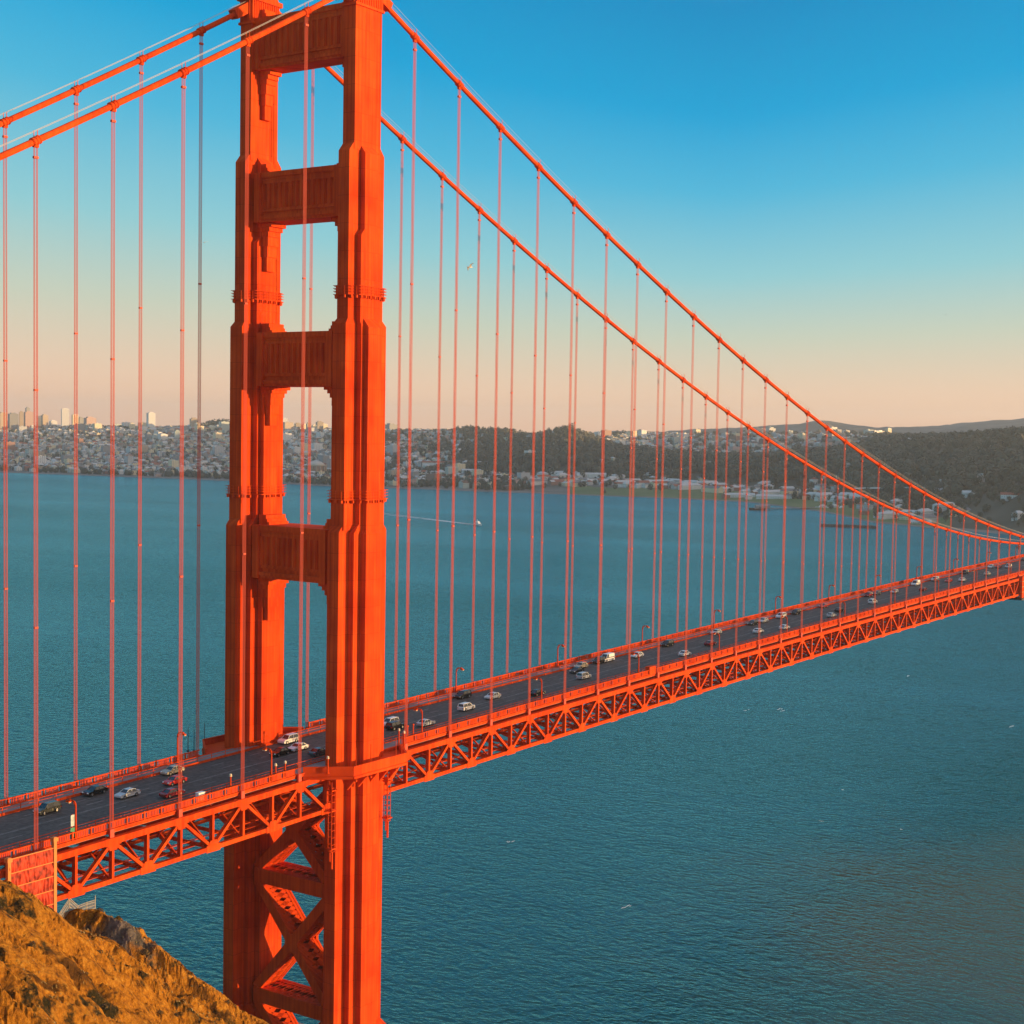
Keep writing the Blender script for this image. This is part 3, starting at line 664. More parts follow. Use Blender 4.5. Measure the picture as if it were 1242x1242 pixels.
for q in (-1, 1):
    y0, y1 = sorted((q*9.3, q*13.0))
    part('sidewalk', strip(y0, y1, 1.05, ROAD+0.25), M['walk'])
    y0, y1 = sorted((q*9.28, q*9.5)); part('kerb', strip(y0, y1, 1.2, ROAD+0.42), M['paint'])
    y0, y1 = sorted((q*13.0, q*13.25)); mbf = strip(y0, y1, 1.2, ROAD+0.32)
    y0, y1 = sorted((q*12.9, q*13.42)); f2 = strip(y0, y1, ROAD+0.2, ROAD+0.36); mbf.add(f2.v, f2.f)
    part('fascia', mbf, M['paint'])
    # railing: close upright slats between posts; a gap where it gives way to the balcony at the leg
    mb = MB(); top = ROAD+0.25+1.28
    def skip(x): return abs(x) < 13.9
    for i in range(len(xs)-1):
        a, b = xs[i], xs[i+1]; n = max(1, int(abs(b-a)/0.34))
        if skip((a+b)/2): continue
        for dz, w, hh in ((top, 0.26, 0.16), (ROAD+0.5, 0.16, 0.12)):
            mb.beam((a, q*13.12, chord_z(a)+dz), (b, q*13.12, chord_z(b)+dz), w, hh)
        for j in range(n):
            x = a+(b-a)*j/n; z = chord_z(x)
            if j % 11 in (1, 10): continue
            if j % 11 == 0: mb.box(x-0.14, x+0.14, q*13.12-0.15, q*13.12+0.15, z+ROAD+0.2, z+top+0.18)
            else: mb.box(x-0.105, x+0.105, q*13.12-0.05, q*13.12+0.05, z+ROAD+0.5, z+top)
    part('railing', mb, M['paint'])
    mb = MB()
    for i in range(len(xs)-1):
        a, b = xs[i], xs[i+1]
        for dz in (ROAD+0.85, ROAD+1.35): mb.beam((a, q*9.75, chord_z(a)+dz), (b, q*9.75, chord_z(b)+dz), 0.07, 0.08)
        for j in range(2):
            x = a+(b-a)*j/2; z = chord_z(x); mb.box(x-0.05, x+0.05, q*9.75-0.05, q*9.75+0.05, z+ROAD+0.2, z+ROAD+1.4)
    part('traffic_barrier', mb, M['paint'])

# --- street lamps: base, fluted post, curved arm, lantern
def lamp(x, q, label):
    t = empty('street_lamp', (x, q*12.55, chord_z(x)+ROAD+0.25)); tag(t, label, 'street lamp', 'lamps along the bridge')
    return t
lamp_mesh = {}
def lamp_parts(t, q, first={}):
    if not first:
        mb = MB(); mb.frustum((-0.26, 0.26, -0.26, 0.26), 0, (-0.2, 0.2, -0.2, 0.2), 1.2); mb.tube([(0, 0, 1.2), (0, 0, 5.3)], [0.17, 0.12], 8)
        first['post'] = mb.build('post', M['paint'], t)
        mb = MB(); mb.tube([(0, 0, 5.3), (0, 0.08, 5.75), (0, 0.35, 6.05), (0, 0.8, 6.15), (0, 1.6, 6.2)], [0.13, 0.14, 0.14, 0.12, 0.1], 8)
        mb.beam((0, 0.02, 5.0), (0, 0.7, 6.05), 0.06, 0.1)
        first['arm'] = mb.build('arm', M['paint'], t)
        mb = MB(); mb.frustum((-0.16, 0.16, 1.3, 1.75), 5.98, (-0.12, 0.12, 1.35, 1.7), 6.32); mb.frustum((-0.3, 0.3, 1.35, 2.25), 5.78, (-0.2, 0.2, 1.45, 2.1), 6.05)
        first['lantern'] = mb.build('lantern', M['paint'], t)
        mb = MB(); mb.frustum((-0.2, 0.2, 1.45, 2.15), 5.62, (-0.26, 0.26, 1.4, 2.2), 5.776); first['lens'] = mb.build('lens', M['lamp_lens'], first['lantern'])
    else:
        for nm in ('post', 'arm'):
            o = first[nm].copy(); COL.objects.link(o); o.parent = t
        o = first['lantern'].copy(); COL.objects.link(o); o.parent = t
        g = first['lens'].copy(); COL.objects.link(g); g.parent = o
    if q > 0: t.rotation_euler = (0, 0, math.pi)
ORD = ['first', 'second', 'third', 'fourth', 'fifth', 'sixth', 'seventh', 'eighth', 'ninth', 'tenth', 'eleventh', 'twelfth', 'thirteenth', 'fourteenth']
lamps = {}
for q, side in ((-1, 'near'), (1, 'far')):
    for n in range(-3, 12):
        x = 23.1 + 45.72*n
        if (q < 0 and not -75 < x < 440) or (q > 0 and not -75 < x < 530) : continue
        if n < 0: lab = f'orange street lamp on the {side} railing, {ORD[-n-1]} on the left of the tower'
        else: lab = f'orange street lamp on the {side} railing, {ORD[n]} to the right of the tower'
        t = lamp(x, q, lab); lamp_parts(t, q); lamps[(q, n)] = t
# ------------------------------------------------------------------ small things on the bridge
def short_post(x, y, h, lab, r=0.13, ball=True):
    z = chord_z(x)+ROAD+0.25
    t = empty('short_post', (x, y, z)); tag(t, lab, 'post', 'posts on the sidewalk')
    mb = MB(); mb.tube([(0, 0, 0), (0, 0, h)], [r*1.2, r], 8); mb.box(-0.25, 0.25, -0.25, 0.25, 0, 0.12); mb.build('shaft', M['paint'], t)
    mb = MB()
    if ball: mb.sphere((0, 0, h+0.12), 0.26, 8); mb.box(-0.2, 0.2, -0.2, 0.2, h-0.16, h-0.04)
    else: mb.frustum((-0.22, 0.22, -0.22, 0.22), h-0.02, (-0.1, 0.1, -0.1, 0.1), h+0.22)
    mb.build('cap', M['lamp_lens'] if ball else M['paint'], t)
short_post(-33.0, -12.3, 3.2, 'bare orange post behind the near railing, left of the white box')
short_post(-21.2, -12.3, 2.8, 'left one of two round-capped posts just right of the near lamp before the tower')
short_post(-18.6, -12.3, 2.8, 'right one of two round-capped posts just right of the near lamp before the tower')
short_post(-11.8, -17.0, 3.0, 'round-capped post at the left end of the balcony round the near leg')
short_post(12.2, -16.4, 3.6, 'round-capped post at the right corner of the balcony round the near leg')
short_post(14.9, -12.9, 3.2, 'round-capped post where the near railing meets the balcony')
short_post(18.4, -12.4, 3.3, 'left one of two capped posts beside the near lamp right of the tower', ball=False)
short_post(20.3, -12.4, 3.3, 'right one of two capped posts beside the near lamp right of the tower', ball=False)
def rod(x, y, z0, h, lab, dark=False):
    t = empty('slim_pole', (x, y, z0)); tag(t, lab, 'pole', 'slim poles around the tower')
    mb = MB(); mb.tube([(0, 0, 0), (0, 0, h)], [0.09, 0.06], 6); mb.build('shaft', M['dark'] if dark else M['paint'], t)
    mb = MB(); mb.box(-0.2, 0.2, -0.2, 0.2, 0, 0.3); mb.build('foot', M['dark'] if dark else M['paint'], t)
zb0 = chord_z(0)+0.75
for i, (x, y) in enumerate(((-7.4, -20.3), (-3.0, -20.3), (4.8, -20.3), (6.6, -20.3))):
    rod(x, y, zb0-1.2, 6.6, ('leftmost slim pole', 'second slim pole from the left', 'third slim pole from the left', 'rightmost slim pole')[i]+' fixed to the balcony of the near leg')
for i, (x, y, h) in enumerate(((-13.2, 19.5, 5.2), (-12.4, 18.6, 4.6), (-8.0, 20.2, 5.0))):
    rod(x, y, zb0+0.2, h, ('leftmost dark slim pole', 'middle dark slim pole', 'rightmost dark slim pole')[i]+' on the balcony beside the far leg', True)
bx_ = empty('utility_box', (-40.2, -12.0, chord_z(-40.2)+ROAD+0.25)); tag(bx_, 'white utility box standing on the near sidewalk left of the tower', 'utility box')
mb = MB(); mb.box(-0.75, 0.75, -0.4, 0.4, 0.12, 1.55); mb.build('cabinet', M['white'], bx_)
mb = MB(); mb.box(-0.8, 0.8, -0.45, 0.45, 1.55, 1.64); mb.build('lid', M['white'], bx_)
mb = MB(); mb.box(-0.7, 0.7, -0.35, 0.35, 0, 0.12); mb.build('plinth', M['dark'], bx_)
bx2 = empty('utility_box', (120.5, -12.5, chord_z(120.5)+ROAD+0.25)); tag(bx2, 'orange utility cabinet on the near railing below the white van', 'utility box')
mb = MB(); mb.box(-1.6, 1.6, -0.9, 0.35, 0, 2.0); mb.build('cabinet', M['paint'], bx2)
mb = MB(); mb.box(-1.7, 1.7, -1.0, 0.45, 2.0, 2.12); mb.build('lid', M['paint'], bx2)
sg = empty('road_sign', (-69.3, -12.9, chord_z(-70)+ROAD+0.25)); tag(sg, 'small green sign with a white plate above it on the near lamp at far left', 'sign')
mb = MB(); mb.box(-0.42, 0.42, -0.06, 0.0, 0.55, 2.1); mb.build('panel', M['green_sign'], sg)
mb = MB(); mb.box(-0.36, 0.36, -0.06, 0.0, 2.35, 4.2); mb.build('plate', mat('faded_plate', (0.42, 0.48, 0.46), 0.5, var=0.3, scale=2), sg)
mb = MB(); mb.box(-0.05, 0.05, 0.0, 0.08, 0.0, 4.3); mb.build('pole', M['paint'], sg)
# containment screen on the truss at the far left, and the traveller platform at the right edge
def screen(x0, x1, yw, ztop, h, lab):
    t = empty('containment_screen', (x0, yw, ztop-h)); tag(t, lab, 'scaffold screen')
    w = x1-x0; nb = 5; bh = h/nb
    for i in range(nb):
        nx, nz = 90, 10; V = []; Fq_ = []
        for a in range(nx+1):
            for b in range(nz+1):
                fx, fz = a/nx, b/nz
                sag = 0.16*math.sin(fz*math.pi) * (0.4+0.6*noise.noise(Vector((fx*9+i*3, i*7.1, 0)))) + 0.28*noise.noise(Vector((fx*26, fz*1.6+i*5, 3)))
                V.append((fx*w, -0.1-sag, i*bh+0.06+fz*(bh-0.12)))
        for a in range(nx):
            for b in range(nz): p = a*(nz+1)+b; Fq_.append((p, p+nz+1, p+nz+2, p+1))
        mb = MB(); mb.add(V, Fq_); mb.add([(0, 0.0, i*bh+0.06), (w, 0.0, i*bh+0.06), (w, 0.0, (i+1)*bh-0.06), (0, 0.0, (i+1)*bh-0.06)], [(0, 1, 2, 3)])
        mb.build('sheet', M['sheet'], t, smooth=True)
    for i in range(nb+1):
        mb = MB(); mb.beam((-0.1, -0.12, i*bh), (w+0.1, -0.12, i*bh), 0.2, 0.14); mb.build('rail', M['sheetrail'], t)
    for x, hh in ((0, 0.3), (w, 1.7)):
        mb = MB(); mb.box(x-0.28, x+0.28, -0.3, 0.3, -0.2, h+hh); mb.box(x-0.45, x+0.45, -0.45, 0.45, h+hh-0.7, h+hh-0.1); mb.build('post', M['sheetrail'], t)
screen(-83.4, -74.7, -15.1, 73.9, 11.2, 'orange sheeted scaffold screen hung on the truss above the hillside')
tp = empty('maintenance_platform', (443, -14.9, chord_z(443)-7.9)); tag(tp, 'boxy orange maintenance platform hung on the truss at the right edge', 'platform')
mb = MB(); mb.box(-0.9, 2.2, -0.6, 0.5, 0, 9.4); mb.build('tower_frame', M['paint'], tp)
mb = MB(); mb.box(-2.6, 5, -1.1, 29, -0.9, -0.1); mb.build('walkway', M['dark'], tp)
mb = MB()
for z in (2.4, 4.7, 7.0): mb.box(-1.0, 2.3, -0.68, 0.58, z, z+0.25)
mb.build('band', M['sheetrail'], tp)

# ------------------------------------------------------------------ vehicles
CARPAINT = {n: mat('car_paint_'+n, c, 0.25, var=0.04, scale=3, spec=0.6) for n, c in {
    'white': (0.78, 0.78, 0.76), 'silver': (0.5, 0.52, 0.53), 'black': (0.012, 0.013, 0.015), 'grey': (0.09, 0.1, 0.11), 'red': (0.55, 0.02, 0.015),
    'maroon': (0.26, 0.012, 0.02), 'blue': (0.03, 0.06, 0.14), 'beige': (0.42, 0.36, 0.26), 'olive': (0.10, 0.10, 0.07), 'cream': (0.68, 0.64, 0.52)}.items()}
SPEC = {  # length, half width, lower outline (x,z), cabin base x range, cabin roof x range, base z, roof z
 'sedan': (4.7, 0.91, [(-2.35,0.32),(-2.38,0.7),(-2.3,0.92),(-1.5,0.98),(0.95,0.95),(1.95,0.82),(2.3,0.68),(2.36,0.42),(2.28,0.3)], (-1.75, 1.05), (-1.05, 0.32), 0.93, 1.44),
 'suv':   (4.7, 0.95, [(-2.32,0.38),(-2.35,0.95),(-2.25,1.08),(0.9,1.06),(2.05,0.98),(2.3,0.8),(2.35,0.5),(2.28,0.36)], (-2.22, 1.15), (-2.0, 0.45), 1.04, 1.74),
 'van':   (5.4, 1.0, [(-2.7,0.4),(-2.72,1.1),(1.5,1.12),(2.45,1.0),(2.68,0.8),(2.7,0.45),(2.6,0.36)], (-2.68, 1.75), (-2.6, 0.95), 1.08, 2.15),
 'pickup':(5.5, 0.98, [(-2.75,0.45),(-2.78,1.1),(-0.7,1.12),(1.0,1.1),(2.4,1.02),(2.7,0.85),(2.75,0.5),(2.65,0.4)], (-0.75, 1.25), (-0.5, 0.6), 1.08, 1.8),
}
def make_car(kind):
    L, hw, out, cb, ct, zb, zr = SPEC[kind]; t = empty('car_pattern')
    mb = MB()
    # wheel arches cut into the outline
    wx = L*0.29; r = 0.37 if kind in ('van', 'pickup', 'suv') else 0.34
    def arch(c): return [(c+(r+0.06)*math.cos(a), 0.3+(r+0.06)*math.sin(a)) for a in [math.radians(d) for d in (0, 35, 70, 110, 145, 180)]]
    prof = [(-L/2+0.08, 0.3)] + out[1:-1] + [(L/2-0.07, 0.3)] + arch(wx) + arch(-wx)
    n = len(prof); vs = []
    for s, inset in ((-1, 0.10), (-1, 0.0), (1, 0.0), (1, 0.10)):
        for x, z in prof:
            k = 1.0 if inset == 0 else 0.97
            vs.append((x*k, s*(hw-inset), z if inset == 0 else (z*0.94+0.05)))
    fs = [(k*n+i, k*n+(i+1) % n, (k+1)*n+(i+1) % n, (k+1)*n+i) for k in range(3) for i in range(n)] + [tuple(range(n))[::-1], tuple(3*n+i for i in range(n))]
    mb.add(vs, fs)
    tw = hw*0.74
    mb.frustum((ct[0]-0.02, ct[1]+0.02, -tw-0.02, tw+0.02), zr-0.05, (ct[0]+0.12, ct[1]-0.14, -tw+0.1, tw-0.1), zr+0.03)     # roof
    bw = hw*0.93
    for s in (-1, 1):
        mb.beam((cb[1], s*bw, zb), (ct[1], s*tw, zr-0.03), 0.09, 0.09); mb.beam((cb[0], s*bw, zb), (ct[0], s*tw, zr-0.03), 0.14, 0.14)
        xm = (cb[0]+cb[1])/2; mb.beam((xm, s*(bw+0.005), zb), ((ct[0]+ct[1])/2, s*(tw+0.01), zr-0.03), 0.09, 0.05)
        if kind == 'van': mb.extr([(cb[0]+0.05, zb), (0.35, zb), (0.2, zr-0.06), (ct[0]+0.05, zr-0.06)], 'y', min(s*(tw*0.9), s*(tw+0.13)), max(s*(tw*0.9), s*(tw+0.13)))
    if kind == 'pickup':
        for s in (-1, 1): mb.box(-2.7, -0.8, min(s*0.82, s*0.97), max(s*0.82, s*0.97), 1.0, 1.24)
    for s in (-1, 1): mb.box(cb[1]-0.5, cb[1]-0.28, min(s*hw, s*(hw+0.18)), max(s*hw, s*(hw+0.18)), zb+0.02, zb+0.17)       # mirrors
    body = mb.build('body', CARPAINT['white'], t)
    mb = MB(); mb.add([(cb[0]+0.02, -bw+0.02, zb-0.02), (cb[1]-0.02, -bw+0.02, zb-0.02), (cb[1]-0.02, bw-0.02, zb-0.02), (cb[0]+0.02, bw-0.02, zb-0.02),
                       (ct[0], -tw+0.02, zr-0.04), (ct[1], -tw+0.02, zr-0.04), (ct[1], tw-0.02, zr-0.04), (ct[0], tw-0.02, zr-0.04)],
                      [(0,3,2,1),(4,5,6,7),(0,1,5,4),(1,2,6,5),(2,3,7,6),(3,0,4,7)])
    kids = [body, mb.build('windows', M['glass'], t)]
    rims = []
    for sx in (-1, 1):
        for s in (-1, 1):
            mb = MB(); mb.tube([(sx*wx, s*(hw-0.2), r), (sx*wx, s*(hw+0.01), r)], r, 14); w = mb.build('wheel', M['tyre'], t)
            mb = MB(); mb.tube([(sx*wx, s*(hw-0.02), r), (sx*wx, s*(hw+0.025), r)], r*0.62, 10); rm = mb.build('rim', M['rim'], w); kids.append(w)
    for s in (-1, 1):
        mb = MB(); mb.box(L/2-0.22, L/2-0.01, min(s*(hw-0.38), s*(hw-0.06)), max(s*(hw-0.38), s*(hw-0.06)), 0.62, 0.76); kids.append(mb.build('headlight', M['headlight'], t))
        mb = MB(); mb.box(-L/2-0.03, -L/2+0.15, min(s*(hw-0.32), s*(hw-0.04)), max(s*(hw-0.32), s*(hw-0.04)), 0.7, 0.86); kids.append(mb.build('taillight', M['taillight'], t))
    return t
PATTERN = {k: make_car(k) for k in ('sedan', 'suv', 'van')}
USED = set()
LANES = (1.55, 4.65, 7.75)
def car(u, v, kind, colour, label, lane=None):
    # where the sight line through the car's wheels meets the roadway
    z = 75.0
    for _ in range(20):
        p = at_z(u, v, z); z = chord_z(p.x)+ROAD
    y = p.y; y = math.copysign(min(LANES, key=lambda l: abs(l-abs(y))), y) if lane is None else lane
    p.x += (y-p.y)*(0.823/0.567)*0.35
    if kind in USED: t = copy_tree(PATTERN[kind])
    else: t = PATTERN[kind]; USED.add(kind)
    t.name = {'sedan': 'sedan_car', 'suv': 'sport_utility_car', 'van': 'van', 'pickup': 'pickup_truck'}[kind]
    t.location = (p.x, y, chord_z(p.x)+ROAD+0.005)
    slope = (chord_z(p.x+1)-chord_z(p.x-1))/2
    t.rotation_euler = (0, -math.atan(slope) if y < 0 else math.atan(slope), 0 if y < 0 else math.pi)
    for k in t.children:
        if k.name.startswith('body'):
            k.material_slots[0].link = 'OBJECT'; k.material_slots[0].material = CARPAINT[colour]
    tag(t, label, {'sedan': 'car', 'suv': 'car', 'van': 'van', 'pickup': 'pickup truck'}[kind], 'traffic on the bridge')
    return t
CARS = [
 (55,983,'suv','olive','dark olive car nearest the left edge, beside the first near lamp'),
 (112,960,'sedan','black','black sedan in the far lanes above the green sign'),
 (152,964,'sedan','silver','silver sedan just right of the black sedan on the left stretch'),
 (209,938,'sedan','beige','beige car in the farthest lane beside the far lamp left of the tower'),
 (215,953,'sedan','red','bright red car, upper of the two red cars left of the tower'),
 (207,964,'sedan','maroon','dark red car, lower of the two red cars left of the tower'),
 (352,902,'suv','white','white car passing between the tower legs, farthest lane'),
 (358,908,'sedan','white','white sedan between the tower legs, middle of the roadway'),
 (342,917,'sedan','black','black sedan between the tower legs, left of the white cars'),
 (388,916,'sedan','grey','dark grey car half hidden by the near tower leg'),
 (472,880,'suv','white','white car emerging right of the near tower leg'),
 (481,885,'suv','black','black car just right of the near tower leg, below the white one'),
 (514,879,'sedan','silver','silver car half hidden by the near railing right of the tower'),
 (560,846,'suv','black','black car below the second far lamp right of the tower'),
 (563,860,'suv','white','white car below the black one on the first stretch right of the tower'),
 (594,846,'sedan','silver','silver sedan below the gap before the second near lamp right of the tower'),
 (648,842,'sedan','black','black car behind the second near lamp right of the tower'),
 (700,816,'sedan','black','black sedan left of the white van, lower lane of a pair'),
 (708,811,'sedan','beige','beige sedan close to the black one left of the white van'),
 (711,824,'suv','silver','silver car with dark windows right below the white van'),
 (718,802,'suv','black','black car just behind the white van in the far lane'),
 (739,803,'van','white','white van with dark windscreen in the far lanes'),
 (776,798,'sedan','white','white sedan below the fourth far lamp right of the tower'),
 (811,784,'suv','black','black car alone right of the fourth far lamp'),
 (834,796,'sedan','white','white car half hidden by the near railing mid bridge'),
 (863,783,'sedan','maroon','dark red car half hidden by the railing mid bridge'),
 (869,769,'sedan','silver','dull silver car under the fifth far lamp right of the tower'),
 (904,756,'sedan','black','black sedan below and left of the sixth far lamp'),
 (922,768,'sedan','white','white sedan low in the near lane below the sixth far lamp'),
 (927,755,'sedan','silver','silver sedan left of the sixth far lamp, middle lane'),
 (940,748,'suv','white','white car right under the sixth far lamp'),
 (951,763,'sedan','white','white sedan near the railing right of the sixth far lamp'),
 (966,745,'suv','black','black car right of the sixth far lamp'),
 (1000,737,'sedan','red','small red car under the seventh far lamp'),
 (1007,748,'sedan','silver','silver car low in the near lane below the seventh far lamp'),
 (1017,742,'sedan','black','black car right below the seventh far lamp'),
 (1049,719,'sedan','grey','grey car left of the eighth far lamp, farthest lane'),
 (1055,724,'suv','maroon','dark red car left of the eighth far lamp, middle lane'),
 (1059,732,'suv','white','white car low in the near lane below the eighth far lamp'),
 (1084,719,'sedan','silver','silver car right of the eighth far lamp'),
 (1097,708,'van','white','white van between the eighth and ninth far lamps'),
 (1116,716,'sedan','maroon','dark red car below the ninth far lamp'),
 (1125,703,'sedan','beige','beige car right of the ninth far lamp, far lane'),
 (1131,704,'suv','white','white car right of the ninth far lamp, middle lane'),
 (1150,706,'sedan','red','small red car below the tenth far lamp'),
 (1168,705,'sedan','white','white sedan in the near lane below and right of the tenth far lamp'),
 (1163,695,'suv','black','black car right below the tenth far lamp'),
 (1188,687,'sedan','white','white sedan in the far lane left of the eleventh far lamp'),
 (1194,697,'sedan','cream','cream car in the near lane below the eleventh far lamp'),
 (1210,689,'sedan','maroon','dark red car near the right edge of the picture'),
 (1225,689,'suv','silver','silver car near the right edge above the orange platform'),
 (1236,679,'sedan','black','black car at the right edge in the far lane'),
]
for u, v, kd, c, lab in CARS: car(u, v, kd, c, lab)
# ------------------------------------------------------------------ the near hillside: spur running down to the strait under the bridge
CTRL = [(-97.7,-32,77.2),(-81.8,-24,64.3),(-90,-28,69),(-69,-14,60.3),(-61.3,-10,59.6),(-55.9,-14,55),(-44.4,-18,40.8),(-33,-24,32),(-126.4,-70,74.8),(-106.6,-60,66.1),
        (-78.9,-45,53.8),(-111.3,-50,75),(-98,-16,63),(-100,0,57),(-80,4,52),(-60,6,46),(-45,0,36),(-30,-8,22),(-16,-30,14),(-8,-45,2),(0,-60,-8),(15,-30,-8),(10,10,-8),
        (-30,20,6),(-60,22,30),(-90,25,44),(-60,50,2),(-110,40,46),(-100,70,10),(-150,-45,92),(-150,0,76),(-160,40,62),(-190,0,84),(-200,60,60),(-170,90,30),
        (-232.5,-210.8,138.6),(-236,-205,138.4),(-228,-214,138.3),(-215,-190,127),(-200,-160,108),(-180,-115,84),(-160,-85,78),(-245,-160,128),(-240,-100,112),(-235,-40,104),
        (-120,-110,44),(-90,-85,30),(-60,-65,24),(-40,-70,4),(-60,-110,-4),(-110,-150,10),(-160,-170,50),(-150,-210,20),(-190,-220,95),(-120,-230,-8),(-190,-280,60),(-150,-300,-6),
        (-240,-290,120),(-280,-220,142),(-280,-120,128),(-280,-20,112),(-280,80,70),(-280,-320,110),(-20,-110,-8),(30,-90,-8),(30,60,-8),(-20,90,-8),(-80,110,-8)]
CP = np.array(CTRL, float)
def tps(r2): return np.where(r2 > 0, r2*np.log(np.maximum(r2, 1e-9)), 0)
_n = len(CP); _r2 = ((CP[:, None, :2]-CP[None, :, :2])**2).sum(2)/1e4
_A = np.zeros((_n+3, _n+3)); _A[:_n, :_n] = tps(_r2) + np.eye(_n)*0.002; _A[:_n, _n] = 1; _A[:_n, _n+1:] = CP[:, :2]/100; _A[_n:, :_n] = _A[:_n, _n:].T
_w = np.linalg.solve(_A, np.concatenate([CP[:, 2], np.zeros(3)]))
def hill_base(x, y):
    out = np.empty(len(x))
    for i in range(0, len(x), 20000):
        p = np.stack([x[i:i+20000], y[i:i+20000]], 1); r2 = ((p[:, None]-CP[None, :, :2])**2).sum(2)/1e4
        out[i:i+20000] = tps(r2)@_w[:_n] + _w[_n] + p@_w[_n+1:]/100
    return out
def hill_noise(x, y):
    out = np.empty(len(x))
    c, s = math.cos(0.6), math.sin(0.6)           # gullies run down the flank
    for i in range(len(x)):
        a, b = x[i], y[i]; d, e = a*c-b*s, a*s+b*c
        w1 = noise.noise(Vector((a/22, b/22, 1.3)))*4
        r = 1-abs(noise.noise(Vector((d/38, (e+w1*2)/8.5, 5.1))))*2
        r2 = 1-abs(noise.noise(Vector((d/13+3, (e+w1)/3.6, 9.4))))*2
        g = max(0.0, noise.noise(Vector((d/46+7, (e+w1*2.2)/12, 2.2)))-0.04)
        o_ = (r-0.5)*2.0 + (r2-0.5)*1.0 - 8.5*g + noise.fractal(Vector((a/5, b/5, 0)), 0.9, 2.1, 6)*1.7 + (1-2*abs(noise.noise(Vector((a/2.4, b/2.4, 4)))))*0.75 + noise.fractal(Vector((a/0.9, b/0.9, 4)), 0.8, 2.0, 3)*0.34 - 0.3
        k1 = abs(noise.noise(Vector((d/30+11, (e+w1*1.5)/7.5, 6.6)))); k2 = abs(noise.noise(Vector((d/9+2, e/3.2, 1.9))))
        o_ -= 2.4*max(0.0, 1-k1/0.11) + 0.9*max(0.0, 1-k2/0.12)
        out[i] = o_ if o_ < 0.6 else 0.6+(o_-0.6)*0.35
    return out
def hill_patch(x0, x1, y0, y1, st):
    gx = np.arange(x0, x1+st/2, st); gy = np.arange(y0, y1+st/2, st); X, Y = np.meshgrid(gx, gy, indexing='ij')
    x, y = X.ravel(), Y.ravel(); z0_ = hill_base(x, y); z = z0_ + hill_noise(x, y)*np.clip((z0_+4)/20, 0, 1)
    return gx, gy, x, y, z
gx, gy, hx_, hy_, hz_ = hill_patch(-150, 24, -100, 60, 0.42)
nx, ny = len(gx), len(gy)
